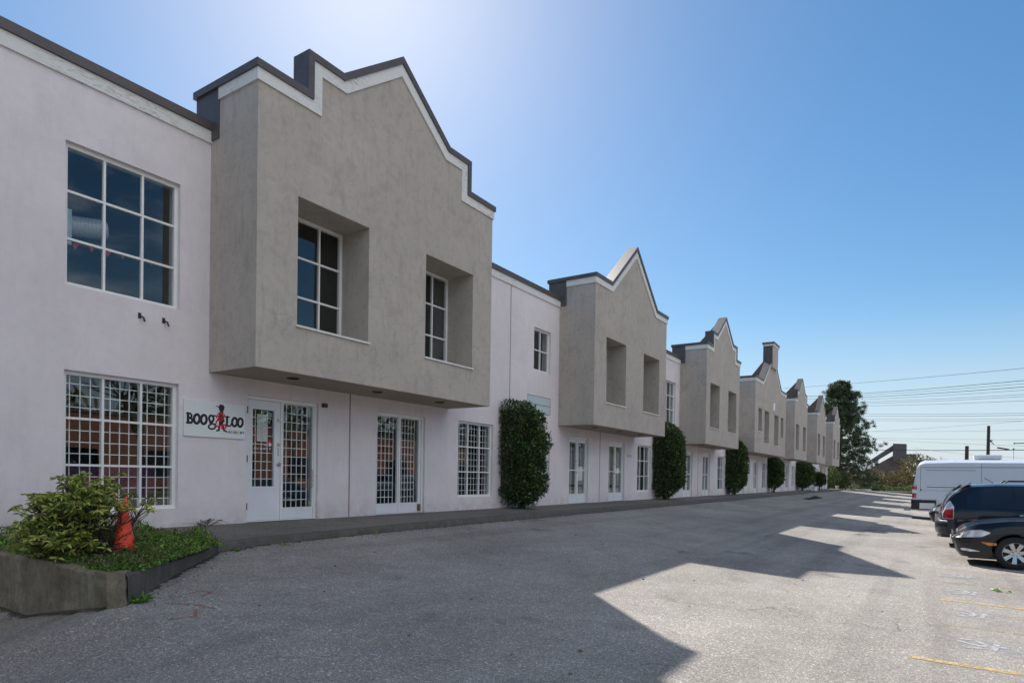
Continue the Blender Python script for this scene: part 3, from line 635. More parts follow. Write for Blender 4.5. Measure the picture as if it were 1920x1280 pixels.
# ---- bays
def offset_line(P, d):                      # P open polyline in (x,z); offset to the right-hand side (inwards)
    out = []
    for i, p in enumerate(P):
        def nrm(a, b):
            t = Vector((b[0]-a[0], b[1]-a[1])).normalized(); return Vector((t.y, -t.x))
        n0 = nrm(P[i-1], p) if i else nrm(p, P[1]); n1 = nrm(p, P[i+1]) if i < len(P)-1 else n0
        b = (n0+n1); k = d/max(.25, (1+n0.dot(n1))); out.append((p[0]+b.x*k, p[1]+b.y*k))
    return out
def band(m_, P, Q, y0, y1, k=0):            # solid between polylines P (outer) and Q (inner)
    for i in range(len(P)-1):
        m_.prism_y([Q[i], Q[i+1], P[i+1], P[i]], y0, y1, k)
def make_bay(b_, idx):
    x0, x1, kd = b_['x0'], b_['x1'], b_['kind']; cx = (x0+x1)/2; w = (x1-x0)/2; e = w+.06
    if kd == 'A': prf = [(-e, 7.2), (-2.22, 7.2), (-2.22, 7.86), (-1.47, 7.86), (0, 8.96), (1.47, 7.86), (2.22, 7.86), (2.22, 7.2), (e, 7.2)]
    elif kd == 'B': prf = [(-e, 7.18), (-2.03, 7.18), (0, 8.92), (2.03, 7.18), (e, 7.18)]
    else: prf = [(-e, 7.02), (-2.75, 7.02), (0, 9.1), (2.75, 7.02), (e, 7.02)]
    P = [(cx+a, z) for a, z in prf]
    Z0 = P[0][1]
    c1 = offset_line(P, .115); c2 = offset_line(P, .30); bd = offset_line(P, .10)
    # clip ends to bay sides
    def clip(Q, xa, xb): Q = list(Q); Q[0] = (xa, Q[0][1]); Q[-1] = (xb, Q[-1][1]); return Q
    P = clip(P, x0-.06, x1+.06); c1 = clip(c1, x0-.06, x1+.06); bdc = clip(bd, x0, x1); c2f = clip(c2, x0-.03, x1+.03); c1f = clip(c1, x0-.03, x1+.03)
    zt = Z0-.30
    if kd == 'C': hs = [(cx-3.78, cx-2.80, 3.82, 5.20), (cx-2.10, cx-.75, 3.20, 5.20), (cx+.85, cx+2.20, 3.18, 5.18), (cx+2.98, cx+3.88, 3.80, 5.18)]
    elif kd == 'B': hs = [(cx-2.30, cx-.72, 3.29, 5.37), (cx+.85, cx+2.42, 3.29, 5.37)]
    else: hs = [(cx-2.36, cx-.78, 3.31, 5.41), (cx+.80, cx+2.40, 3.31, 5.41)]
    if idx >= 5: hs = [(a+.1, b-.1, c-.09, d-.2) for a, b, c, d in hs]
    m_ = MB(); T = .78
    wall_grid(m_, x0, x1, SOF, zt, hs, YF, T-.02)
    # gable slab on top
    poly = [(x0, zt), (x1, zt)]+bdc[::-1]
    m_.prism_y(poly, YF, YF+.28)
    # side walls
    m_.box(x0, x0+.24, YF+T-.02, .36, SOF, Z0-.10); m_.box(x1-.24, x1, YF+T-.02, .36, SOF, Z0-.10)
    m_.box(x0, x0+.24, YF+.28, YF+T-.02, zt, Z0-.10); m_.box(x1-.24, x1, YF+.28, YF+T-.02, zt, Z0-.10)
    m_.add([(x0, YF, SOF), (x0, YF+T-.02, SOF), (x0, YF+T-.02, zt), (x0, YF, zt)], [(0, 1, 2, 3)])
    m_.add([(x1, YF, SOF), (x1, YF+T-.02, SOF), (x1, YF+T-.02, zt), (x1, YF, zt)], [(0, 1, 2, 3)])
    bay = m_.build('projecting_bay', M['bay'], B)
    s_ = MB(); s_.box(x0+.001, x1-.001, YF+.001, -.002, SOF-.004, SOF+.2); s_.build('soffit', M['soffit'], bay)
    fl_ = MB(); fl_.box(x0+.25, x1-.25, YF+T, .30, 2.86, 2.9); fl_.box(x0+.25, x1-.25, YF+T, .30, 5.92, 6.0); fl_.build('floor_slab', M['inner'], bay)
    # coping
    c_ = MB(); band(c_, P, c1, YF-.06, YF+.34)
    zc = Z0
    c_.box(x0-.06, x0+.30, YF+.342, .44, zc-.115, zc); c_.box(x1-.30, x1+.06, YF+.342, .44, zc-.115, zc)
    c_.box(x0-.02, x0+.24, -.24, .40, PAR-.3, zc-.117); c_.box(x1-.24, x1+.02, -.24, .40, PAR-.3, zc-.117)
    # pitched metal back of the gable
    if kd == 'A': fa, fz = 2.1, Z0-.05
    elif kd == 'B': fa, fz = 2.0, Z0-.05
    else: fa, fz = 2.7, Z0-.05
    az = max(q[1] for q in c1)-.02
    yb = YF+.342
    hp = MB(); hp.add([(cx-fa, yb, fz), (cx+fa, yb, fz), (cx, yb, az), (cx-fa*.15, .55, fz), (cx+fa*.15, .55, fz)], [(0, 2, 3), (2, 1, 4), (3, 2, 4), (0, 3, 4, 1), (0, 1, 2)])
    hp.box(x0+.3, x1-.3, yb, .5, 6.3, 6.5); hp.build('hip_roof', M['shingle'], bay)
    c_.build('coping', M['coping'], bay)
    f_ = MB(); band(f_, c1f, c2f, YF-.03, YF-.001)
    f_.box(x0-.03, x0-.001, YF-.001, -.24, Z0-.30, Z0-.117); f_.box(x1+.001, x1+.03, YF-.001, -.24, Z0-.30, Z0-.117)
    f_.build('fascia', M['fascia'], bay)
    if kd == 'C':
        ch = MB(); ch.box(cx-.80, cx+.80, YF-.16, YF-.032, 8.05, 9.42); ch.box(cx-.80, cx+.80, YF-.032, YF+.44, 8.0, 9.42)
        o = ch.build('chimney', [M['bay']], bay)
        ch = MB(); ch.box(cx-.803, cx-.80+.0, YF-.12, YF+.44, 8.3, 9.42); ch.box(cx-.87, cx+.87, YF-.24, YF+.5, 9.55, 9.66); ch.build('chimney_cap', M['coping'], bay)
        ch = MB(); ch.box(cx-.84, cx+.84, YF-.20, YF+.46, 9.42, 9.549); ch.build('chimney_band', M['fascia'], bay)
        sg = MB(); sg.box(cx+.34, cx+.82, YF-.03, YF-.001, 5.42, 5.92); sg.build('number_panel', M['white_sign'], bay)
        jt = MB()
        for z in (3.35, 5.75): jt.box(x0+.002, x1-.002, YF-.004, YF-.001, z-.012, z+.012); jt.box(x0-.004, x0-.001, YF+.01, -.01, z-.012, z+.012)
        jt.box(x0+.002, x1-.002, YF-.004, YF-.001, 5.23, 5.25); jt.build('joint', M['soffit'], bay)
    for h in hs:
        a, b, c, d = h; yw = YF+T-.13
        wdw = make_window(a, b, c, d, 3 if (b-a) > 1.1 else 2, 3, 0, None, y=yw-.0, inner_depth=.02+.13)
        sl = MB(); sl.box(a-.03, b+.03, YF-.035, YF+.06, c-.035, c-.001); sl.build('sill', M['fascia'], wdw)
    if idx in (1, 2, 3):
        for xx in (7.12, 9.11, 11.04):
            dl = MB(); X_ = x0+(xx-6.04); dl.lathe([(.0, SOF-.0045), (.085, SOF-.0045), (.085, SOF-.018), (.11, SOF-.018), (.11, SOF-.004)], (X_, -.76, 0), 'z', 20)
            dl.build('downlight', M['black'], bay)
    return bay
for i, b_ in enumerate(bays): make_bay(b_, i)
# small fixings on the wall
for x in (4.93, 5.29): bk = MB(); bk.tube([(x, 0, 3.21), (x+.03, -.06, 3.18), (x+.045, -.07, 3.12)], .014, 6); bk.box(x-.02, x+.02, -.012, -.001, 3.17, 3.25); bk.build('wall_bracket', M['black'], B)
bk = MB(); bk.box(8.37, 8.47, -.07, -.001, 2.17, 2.25); bk.build('sensor_box', plain('brown_sensor', (.05, .035, .03), .5), B, bev=.008)
bk = MB(); bk.box(9.095, 9.125, -.03, -.001, .05, 1.2) if False else None
random.seed(11)

# ------------------------------------------------------------------ signs
def strokes(m_, S, w, y, ox, oz, sc=1., th=.002, k=0):
    for pts, ww in S:
        pts = [(ox+a*sc, oz+b*sc) for a, b in pts]; r_ = (ww*sc/2+w)
        for (ax_, az_), (bx, bz) in zip(pts[:-1], pts[1:]):
            L = math.hypot(bx-ax_, bz-az_)
            if L < 1e-6: continue
            tx, tz = (bx-ax_)/L, (bz-az_)/L; nx, nz = -tz*r_, tx*r_
            m_.add([(ax_-nx, y, az_-nz), (bx-nx, y, bz-nz), (bx+nx, y, bz+nz), (ax_+nx, y, az_+nz)], [(0, 1, 2, 3)], k)
            y -= 2e-6
        for px, pz in pts:
            c = [(px+r_*math.cos(t), y, pz+r_*math.sin(t)) for t in np.linspace(0, 2*math.pi, 13)[:-1]]
            m_.add(c, [tuple(range(12))], k); y -= 2e-6
def ell(cx, cz, rx, rz, n=20, tilt=0., a0=0, a1=360):
    return [(cx+rx*math.cos(t)*math.cos(tilt)-rz*math.sin(t)*math.sin(tilt), cz+rx*math.cos(t)*math.sin(tilt)+rz*math.sin(t)*math.cos(tilt)) for t in np.radians(np.linspace(a0, a1, n))]
S1 = thing('sign', 'white signboard with black serif lettering and a red ribbon figure beside the door', 'sign', (6.15, -.02, 1.45))
s_ = MB(); s_.box(5.61, 6.69, -.032, -.004, 1.45, 2.035); s_.build('board', M['white_sign'], S1, bev=.003)
# layout in board coordinates: width 1.0 (x) by .54 (z)
X0, Z0_, SC = 5.61, 1.45, 1.08
L = []
L += [([(.035, .335), (.095, .335)], .022), ([(.035, .195), (.095, .195)], .022), ([(.06, .335), (.06, .195)], .036), ([(.06, .335), (.10, .33), (.118, .303), (.10, .272), (.06, .268)], .026), ([(.06, .268), (.11, .265), (.13, .232), (.11, .198), (.06, .195)], .030)]
for c in (.195, .305): L.append((ell(c, .262, .044, .068, 22, -.12), .036))
L += [(ell(.425, .285, .036, .048, 18), .030), ([(.455, .33), (.49, .335)], .022), ([(.40, .225), (.43, .215), (.475, .20), (.50, .17), (.475, .135), (.42, .125), (.38, .145), (.39, .18), (.43, .205)], .024)]
L += [([(.655, .335), (.725, .335)], .020), ([(.685, .335), (.685, .195)], .034), ([(.655, .195), (.745, .195)], .022), ([(.745, .195), (.758, .235)], .018)]
for c in (.815, .915): L.append((ell(c, .262, .042, .066, 22, -.12), .035))
fig = [([(.50, .485), (.555, .470)], .012), ([(.575, .50), (.61, .495)], .03), ([(.572, .48), (.615, .478)], .045), ([(.575, .455), (.605, .45)], .052), ([(.585, .425), (.598, .40)], .045),
       ([(.585, .36), (.59, .30), (.585, .24)], .06), ([(.565, .35), (.555, .30)], .03), ([(.61, .34), (.625, .26)], .03), ([(.565, .22), (.55, .12)], .026), ([(.61, .21), (.635, .12)], .028), ([(.555, .118), (.515, .105)], .022), ([(.635, .118), (.68, .102)], .022)]
rib = [([(.59, .39), (.55, .385), (.52, .345), (.50, .31), (.53, .325), (.57, .36), (.60, .385), (.605, .34), (.57, .30), (.535, .27), (.565, .26), (.61, .29), (.64, .33), (.64, .365), (.60, .37)], .016),
       ([(.54, .30), (.51, .25), (.495, .21), (.50, .175), (.54, .175), (.60, .20), (.65, .21), (.67, .19), (.655, .15), (.62, .135), (.60, .15), (.60, .185)], .022)]
o_ = MB(); L = [(p, w*1.18) for p, w in L]; fig = [(p, w*1.25) for p, w in fig]; strokes(o_, L, .010, -.0335, X0, Z0_, SC); strokes(o_, fig, .009, -.0334, X0, Z0_, SC); o_.build('lettering_outline', M['sign_edge'], S1, fixn=False)
o_ = MB(); strokes(o_, L, 0, -.0350, X0, Z0_, SC); o_.build('lettering', M['sign_black'], S1, fixn=False)
o_ = MB(); strokes(o_, fig, 0, -.0362, X0, Z0_, SC); o_.build('figure', M['sign_black'], S1, fixn=False)
o_ = MB(); strokes(o_, rib, 0, -.0375, X0, Z0_, SC); o_.build('ribbon', M['sign_red'], S1, fixn=False)
GL = {'A': [[(0, 0), (.5, 1), (1, 0)], [(.2, .35), (.8, .35)]], 'C': [ell(.5, .5, .5, .5, 12, 0, 45, 315)], 'D': [[(0, 0), (0, 1), (.5, 1), (.95, .7), (.95, .3), (.5, 0), (0, 0)]],
      'E': [[(.85, 0), (0, 0), (0, 1), (.85, 1)], [(0, .5), (.7, .5)]], 'M': [[(0, 0), (.1, 1), (.5, .2), (.9, 1), (1, 0)]], 'Y': [[(0, 1), (.5, .5), (1, 1)], [(.5, .5), (.5, 0)]],
      'O': [ell(.5, .5, .5, .5, 14)], 'N': [[(0, 0), (0, 1), (1, 0), (1, 1)]], 'T': [[(0, 1), (1, 1)], [(.5, 1), (.5, 0)]], 'R': [[(0, 0), (0, 1), (.7, 1), (.9, .75), (.7, .5), (0, .5)], [(.5, .5), (.95, 0)]],
      'I': [[(.5, 0), (.5, 1)]], 'S': [[(.95, .85), (.6, 1), (.1, .85), (.2, .58), (.8, .42), (.9, .15), (.4, 0), (.05, .15)]], '1': [[(.25, .75), (.55, 1), (.55, 0)]], '0': [ell(.5, .5, .4, .5, 14)],
      '8': [ell(.5, .74, .33, .26, 12), ell(.5, .26, .4, .26, 12)], '4': [[(.7, 0), (.7, 1), (0, .35), (1, .35)]], '.': [[(.4, 0), (.5, 0)]], '#': [[(.3, 0), (.4, 1)], [(.65, 0), (.75, 1)], [(.1, .33), (.95, .33)], [(.1, .67), (.95, .67)]]}
def text(txt, x, z, h, wd, gap, th, y, mats, name, parent, special=None):
    o_ = MB(); cx_ = x
    for i, c in enumerate(txt):
        if c != ' ':
            S = [([(a*wd, b*h) for a, b in pts], th) for pts in GL[c]]
            strokes(o_, S, 0, y, cx_, z, 1., k=(1 if special == i else 0))
        cx_ += wd+gap
    return o_.build(name, mats, parent, fixn=False)
text('ACADEMY', X0+.71*SC, Z0_+.085*SC, .036, .030, .0145, .0085, -.0352, [M['sign_black'], M['sign_lime']], 'lettering', S1, 4)
drs = [o for o in bpy.data.objects if o.name == 'entrance_door'][0]
text('# 101', 7.10, 1.365, .035, .022, .008, .006, .1065, [M['sign_edge']], 'number_lettering', drs)
text('8410 ONTARIO ST', 6.965, 1.295, .030, .0175, .0065, .005, .1065, [M['sign_edge']], 'address_lettering', drs)

S2 = thing('sign', 'blank pale blue wall panel with rusty edges above the ground-floor window', 'sign', (16.6, -.01, 2.78))
s_ = MB(); s_.box(15.92, 17.27, -.012, -.002, 2.79, 3.31); s_.build('panel', M['pale_sign'], S2)
s_ = MB(); s_.box(15.92, 17.27, -.016, -.0125, 3.295, 3.31); s_.box(15.92, 17.27, -.016, -.0125, 3.045, 3.06); s_.box(15.95, 17.20, -.016, -.0125, 2.79, 2.803); s_.box(17.257, 17.27, -.016, -.0125, 2.803, 3.295)
s_.build('rusty_trim', M['rust'], S2)
S3 = thing('sign', 'small pale address plate on the wall left of the dark paned window', 'plate', (23.57, -.01, 1.69))
s_ = MB(); s_.box(23.36, 23.80, -.012, -.002, 1.69, 1.80); s_.build('plate', M['pale_sign'], S3)
s_ = MB(); s_.box(23.375, 23.40, -.014, -.0125, 1.74, 1.765); s_.box(23.42, 23.78, -.014, -.0125, 1.752, 1.757); s_.build('printing', M['sign_black'], S3)
S4 = thing('sign', 'white notice board on the wall beside the doors of the widest bay', 'notice board', (43.9, -.01, 1.1))
s_ = MB(); s_.box(43.5, 44.2, -.03, -.002, 1.15, 2.15); s_.build('board', M['white_sign'], S4)

# ------------------------------------------------------------------ raised planter
PL = thing('planter', 'mossy concrete planter wall with a chipped corner at the left of the lot', 'planter', (3.9, -2, -.45))
m_ = MB()
pts = [(2.9, 0.0), (2.9, -1.2), (2.9, -2.4), (2.9, -3.3), (2.905, -3.5)]
rowsA = []
path = [Vector((2.9, y, 0)) for y in np.linspace(-.02, -3.47, 25)]
outer = []; 
for i, p in enumerate(path):
    j = random.uniform(-.006, .006); zz = -.09+random.uniform(-.004, .004)
    if i > 19: j += random.uniform(0, .03); zz -= random.uniform(0, .03)
    zb = -.95
    n = Vector((-1, 0, 0))
    q = p+n*(-j)
    rowsA.append([(q.x-.012, q.y, zb), (q.x-.004, q.y, -.6), (q.x, q.y, -.3), (q.x, q.y, zz-.03), (q.x+.02, q.y, zz), (q.x+.17, min(q.y+(.0 if i < 23 else .16), -.02), zz), (q.x+.17, min(q.y+(.0 if i < 23 else .16), -.02), zz-.2)])
m_.grid(rowsA)
m_.build('retaining_wall', M['conc'], PL, smooth=False)
m_ = MB(); cs = []
for k_, zz in enumerate((-.95, -.75, -.55, -.42, -.32, -.22, -.14, -.088)):
    ch = [0, 0, 0, .004, .012, .02, .028, .034][k_]
    cs.append([(x+random.uniform(-.008, .008), y+ch+random.uniform(-.008, .008), zz) for x, y in [(2.897, -3.35), (2.893, -3.60), (2.93+ch, -3.665), (3.05, -3.62), (3.16, -3.50), (3.10, -3.30)]])
m_.grid([r_+[r_[0]] for r_ in cs]); m_.add(cs[-1], [tuple(range(6))]); m_.build('chipped_corner', M['conc'], PL)
m_ = MB(); kk = refine([(3.07, -3.60, -.092)]+KP[1:3], .12)
rw = kerb_mesh(kk, .17)
for i, r_ in enumerate(rw):
    if i < 3:
        for v in r_[1:4]: v.z -= random.uniform(0, .02)
m_.grid(rw); m_.build('kerb_edge', M['kerb'], PL, smooth=False)
so = MB(); so.grid([[(x, y, -.14+.03*math.sin(x*3)+.03*math.cos(y*4)) for x in np.linspace(3.02, 5.15, 10)] for y in np.linspace(-3.35, -.02, 14) ])
# keep soil inside the planter outline
so.v = [(min(x, 5.05 if y > -1.85 else 3.05+(y+3.5)*1.22), y, z) for x, y, z in so.v]
so.build('soil', M['soil'], PL, smooth=True)
# ground cover
n = 26000; P = np.zeros((n, 3)); P[:, 1] = rng.uniform(-3.42, -.05, n); xr = np.minimum(5.1, 3.05+(P[:, 1]+3.6)*1.25); P[:, 0] = 2.98+(xr-2.98)*rng.random(n)
mound = .10+.10*np.sin(P[:, 0]*4.1+1)*np.cos(P[:, 1]*3.3)+.08*np.sin(P[:, 0]*9)*np.sin(P[:, 1]*8+2)
edge = np.minimum(1, np.minimum((P[:, 0]-2.9)/.25, np.minimum((xr-P[:, 0]+.05)/.25, (P[:, 1]+3.6)/.3)))
P[:, 2] = -.11+np.clip(mound, .02, .3)*edge*rng.random(n)**.6+.07*rng.random(n)*(P[:, 1] > -1.4)
D = rand_dir(n)*.8+np.array([0, 0, .55]); 
half = n*3//4
struct(quads_mesh('ground_cover', leaves(P[:half], D[:half], rng.uniform(.018, .04, half), rng.uniform(.008, .016, half)), M['leaf_cover']), 'stuff')
struct(quads_mesh('ground_cover', leaves(P[half:]+np.array([0, 0, .03]), D[half:], rng.uniform(.03, .06, n-half), rng.uniform(.004, .008, n-half)), M['leaf_dark']), 'stuff')
# rhododendron
RH = thing('rhododendron', 'broad-leaved green rhododendron bush growing in the concrete planter', 'bush', (3.35, -2.0, -.12))
st = MB(); base = Vector((3.34, -2.15, -.12)); wh = []
random.seed(5)
def rh_shell(a, t):
    return None
for i in range(150):
    az_ = random.uniform(0, 2*math.pi); rr = random.uniform(.15, 1.)**.7; hh = random.choice([random.uniform(.05, .45), random.uniform(.45, .95)])
    tx = base.x+math.cos(az_)*rr*.57*(1.0 if hh > .3 else .85); ty = base.y+math.sin(az_)*rr*.56
    tz = -.12+hh*(.95-.30*rr*rr)
    mid = base.lerp(Vector((tx, ty, tz)), .5)+Vector((random.uniform(-.08, .08), random.uniform(-.08, .08), -.05))
    st.tube([base+Vector((random.uniform(-.08, .08), random.uniform(-.08, .08), 0)), mid, (tx, ty, tz)], [.014, .009, .004], 5)
    tip = Vector((tx, ty, tz)); wh.append(tip)
    for k in range(5):
        q = tip+Vector((random.uniform(-.17, .17), random.uniform(-.17, .17), random.uniform(-.08, .12)))
        st.tube([mid.lerp(tip, .6), q], [.005, .003], 4); wh.append(q)
st.build('branches', M['bark'], RH)
PP = []; DD = []
wh = [q for q in wh if not (q.x > 3.30 and q.y < -2.1 and q.z < .44) and not (q.x > 3.45 and q.z < .3)]
for q in wh:
    nl = random.randint(7, 10); a0 = random.random()*6
    for j in range(nl):
        a = a0+j*2*math.pi/nl+random.uniform(-.2, .2); el_ = random.uniform(-.55, .45)
        PP.append(q); DD.append((math.cos(a)*math.cos(el_), math.sin(a)*math.cos(el_), math.sin(el_)))
PP = np.array([tuple(p) for p in PP]); DD = np.array(DD); nn_ = len(PP)
quads_mesh('foliage', leaves(PP, DD, rng.uniform(.05, .092, nn_), rng.uniform(.010, .0155, nn_), .25, .25), M['leaf_rhodo'], RH)
# traffic cone, crumpled
CN = thing('traffic_cone', 'crumpled dirty orange traffic cone standing in the planter beside the bush', 'cone', (3.68, -2.42, -.08))
m_ = MB(); ringn = 20; Pn = []
for i, (t, r_) in enumerate([(0, .145), (.12, .135), (.3, .112), (.5, .09), (.7, .068), (.82, .058), (.92, .05), (1., .046)]):
    z = -.10+t*.62; rowp = []
    for j in range(ringn+1):
        a = 2*math.pi*(j % ringn)/ringn; k = 1-.12*max(0, math.cos(2*(a-.4)))*(1-t*.3)+.02*math.sin(5*a+t*9)
        zz = z+(.05*math.sin(a*1.0+2.2)+.035*math.sin(a*4) if t > .95 else 0)
        rowp.append((3.60+r_*k*math.cos(a)*.95-.02*t, -2.42+r_*k*math.sin(a)*.7, zz))
    Pn.append(rowp)
m_.grid(Pn); c_ = m_.build('cone_body', M['cone'], CN, smooth=True)
sm = c_.modifiers.new('thick', 'SOLIDIFY'); sm.thickness = .006
m_ = MB()
for i in range(16):
    a = random.uniform(3.3, 5.6); t = random.uniform(.02, .6); r_ = .155-.10*t+.004
    x, y, z = 3.60+r_*math.cos(a)*.95-.02*t, -2.42+r_*math.sin(a)*.72, -.10+t*.64
    m_.tube([(x, y, z), (x+random.uniform(-.03, .03), y-.004, z+random.uniform(-.03, .04)), (x+random.uniform(-.04, .04), y-.004, z+random.uniform(-.05, .05))], [.003, .004, .001], 4)
m_.build('scuff', M['conedirt'], CN)
m_ = MB(); m_.box(3.41, 3.79, -2.60, -2.24, -.115, -.095); m_.build('cone_base', M['black'], CN, bev=.01)

# ------------------------------------------------------------------ clipped shrubs against the wall
def shrub(x0, x1, dep, h, lab, n, L_, trunk=.25, ragged=.05, flat_top=False, mat='leaf_shrub'):
    cx = (x0+x1)/2; hw = (x1-x0)/2; T = thing('clipped_shrub', lab, 'shrub', (cx, -.4, -.05), 'clipped shrubs along the wall')
    # points in half-dome: quarter-ellipse profile in Y and Z, mostly near the surface
    Pp = []
    while len(Pp) < n:
        q = rng.random((n*2, 3)); u_ = q[:, 0]*2-1; v_ = q[:, 1]; w_ = q[:, 2]      # v: out from wall, w: height
        lim = np.where(w_ < .18, .45+.55*w_/.18, 1.)*np.where(w_ > .62, np.sqrt(np.clip(1-((w_-.62)/.40)**2, 0, 1)), 1.)
        rad = np.sqrt((np.abs(u_)**2.6)+((v_/np.maximum(lim, 1e-3))**2.2)*.98)
        lump = 1+ragged*np.sin(u_*7+w_*11+x0)+ragged*np.sin(v_*9-w_*17+1+x0)+ragged*.7*np.sin(u_*17-w_*31+v_*13)
        ulim = np.where(w_ < .10, .72, 1.)
        keep = (rad < lump) & (np.abs(u_) < ulim*lump) & ((rad > .80*lump) | (q[:, 0]*7 % 1 < .28))
        for a in np.stack([cx+u_[keep]*hw, -v_[keep]*dep-.02, trunk*.8+w_[keep]*(h-trunk*.8)], 1): Pp.append(a)
    Pp = np.array(Pp[:n]); Dd = rand_dir(n); Dd[:, 2] += .25; Dd[:, 1] -= .25
    tk = MB()
    for i in range(6):
        a = Vector((cx+random.uniform(-.15, .15), -.35+random.uniform(-.1, .1), -.1)); b = Vector((cx+random.uniform(-.8, .8)*hw, -dep*random.uniform(.2, .7), h*random.uniform(.3, .8)))
        tk.tube([a, a.lerp(b, .3)+Vector((0, 0, .1)), b], [.035, .025, .01], 6)
    sh_ = []
    for i in range(int(10+ragged*260)):            # loose shoots poking out of the clipped face
        w_ = random.uniform(.2, .93); lim = math.sqrt(max(0, 1-((w_-.62)/.40)**2)) if w_ > .62 else 1; t = random.uniform(0, math.pi)
        a = Vector((cx+hw*.95*math.cos(t), -.02-dep*.95*lim*math.sin(t), trunk*.8+w_*(h-trunk*.8))); dv = Vector((math.cos(t)*.6, -math.sin(t), random.uniform(-.2, .9))).normalized(); L2 = random.uniform(.08, .20)
        tk.tube([a, a+dv*L2], [.004, .002], 4)
        for q in range(7): sh_.append((*(a+dv*L2*random.uniform(.2, 1)), dv.x+random.uniform(-.8, .8), dv.y+random.uniform(-.8, .8), dv.z+random.uniform(-.8, .8)))
    sh_ = np.array(sh_); LV = np.concatenate([leaves(Pp, Dd, rng.uniform(.6, 1.3, n)*L_, rng.uniform(.22, .36, n)*L_, .15, .2), leaves(sh_[:, :3], sh_[:, 3:], np.full(len(sh_), L_*.9), np.full(len(sh_), L_*.26), .15, .2)]); quads_mesh('foliage', LV, M[mat], T)
    tk.build('trunk', M['bark'], T)
    core = MB(); cp = []
    for w_ in np.linspace(.12, .9, 10):
        lim = (.45+.55*w_/.18 if w_ < .18 else 1.)*(math.sqrt(max(0, 1-((w_-.62)/.40)**2)) if w_ > .62 else 1)
        cp.append([(cx+hw*.78*math.cos(t), -.02-dep*.74*lim*math.sin(t), trunk*.8+w_*(h-trunk*.8)) for t in np.linspace(0, math.pi, 14)])
    core.grid(cp); core.build('inner_branches', M['bark'], T)
    return T
shrub(14.45, 15.72, 1.05, 2.98, 'ragged ivy-like shrub nearest the camera, left of the blank blue panel', 13000, .08, .08, .10)
shrub(26.0, 27.55, 1.15, 3.32, 'dense dark clipped shrub between the second and third bays', 14000, .085, .12, .03)
shrub(37.5, 39.0, 1.05, 3.28, 'dark clipped shrub between the third bay and the widest bay', 8000, .11, .15, .03)
shrub(48.75, 50.1, 1.0, 2.6, 'dark clipped shrub on two thin stems just past the widest bay', 6000, .12, .35, .04)
shrub(60.2, 62.6, 1.35, 2.6, 'dark clipped shrub beside the white box near the end of the building', 5000, .14, .3, .04)
shrub(70.9, 71.9, 1.0, 1.75, 'smallest dark clipped shrub beside the bench', 2200, .14, .4, .04)
for (x, lab) in ((5.95, 'withered brown weed on the sidewalk against the wall'), (16.2, 'bare creeper stems hanging at the foot of the ragged shrub')):
    T = thing('weed', lab, 'weed', (x, -.1, 0)); m_ = MB()
    for i in range(12):
        a = Vector((x+random.uniform(-.12, .12), -.08, 0)); m_.tube([a, a+Vector((random.uniform(-.2, .2), -.03, random.uniform(.03, .14 if x < 10 else .4))), a+Vector((random.uniform(-.3, .3), -.05, random.uniform(.0, .1)))], [.006, .005, .002], 4)
    m_.build('stems', M['twig'], T)
def tuft(x, y, lab, n=26, L_=.11, mat='leaf_cover'):
    z = gz(max(x, 3.1), y) if y < -1.3 else -.03
    T = thing('weed', lab, 'weed', (x, y, z)); P = np.zeros((n, 3))+np.array([x, y, z+.005])+rng.normal(size=(n, 3))*np.array([.02, .02, .0])
    D = rand_dir(n); D[:, 2] = np.abs(D[:, 2])*.7+.25
    quads_mesh('leaves', leaves(P, D, rng.uniform(.6, 1.2, n)*L_, np.full(n, L_*.13), .3, .2), M[mat], T)
tuft(3.2, -3.58, 'green dandelion tuft at the chipped corner of the planter', 34, .11)
tuft(5.35, -1.85, 'small green weed where the planter meets the kerb', 18, .07)
tuft(8.3, -1.58, 'yellow-green weed in the kerb gutter near the double doors', 14, .06)
tuft(6.2, -1.75, 'flat weed in the gutter just right of the planter', 14, .05)

def dirtm():
    m, nt, b = newmat('gutter_dirt'); v = coords(nt); n = noise(nt, v, 7, 7, .7)
    nt.links.new(ramp(nt, noise(nt, v, 40, 3), [(.3, (.035, .028, .02)), (.6, (.07, .06, .035)), (.75, (.06, .075, .025))]), b.inputs['Base Color']); b.inputs['Roughness'].default_value = 1
    at = N(nt, 'ShaderNodeAttribute'); at.attribute_name = 'edge'; mu = N(nt, 'ShaderNodeMath', op='MULTIPLY_ADD'); mu.inputs[1].default_value = 1.; mu.inputs[2].default_value = 0
    ad = N(nt, 'ShaderNodeMath', op='ADD'); nt.links.new(at.outputs['Fac'], ad.inputs[0]); nt.links.new(n, ad.inputs[1])
    nt.links.new(ramp(nt, ad.outputs[0], [(.92, 0.), (1.25 if False else .999, .85)]), b.inputs['Alpha']); return m
M['dirt'] = dirtm()
def strip(P, widths, name, dz=.0035):
    m_ = MB(); rows = []; ed = []
    for i, p in enumerate(P):
        a = Vector(P[max(i-1, 0)][:2]); b = Vector(P[min(i+1, len(P)-1)][:2]); t = (b-a).normalized(); n_ = Vector((t.y, -t.x))
        rows.append([(p[0]+n_.x*w, p[1]+n_.y*w, gz(p[0]+n_.x*w, p[1]+n_.y*w)+dz) for w in widths])
        ed += [1-max(0, k)/(len(widths)-1) for k in range(len(widths))]
    m_.grid(rows); o = m_.build(name, M['dirt']); at = o.data.attributes.new('edge', 'FLOAT', 'POINT'); at.data.foreach_set('value', [e*.62 for e in ed]); struct(o)
strip([(p[0]+.02, p[1], 0) for p in KR if p[0] < 45], [-.0, .05, .12, .22, .38], 'gutter_dirt')
strip([(2.9, y, 0) for y in np.linspace(-.9, -3.6, 60)], [.0, .04, .1, .2, .32, .5], 'gutter_dirt', .02)
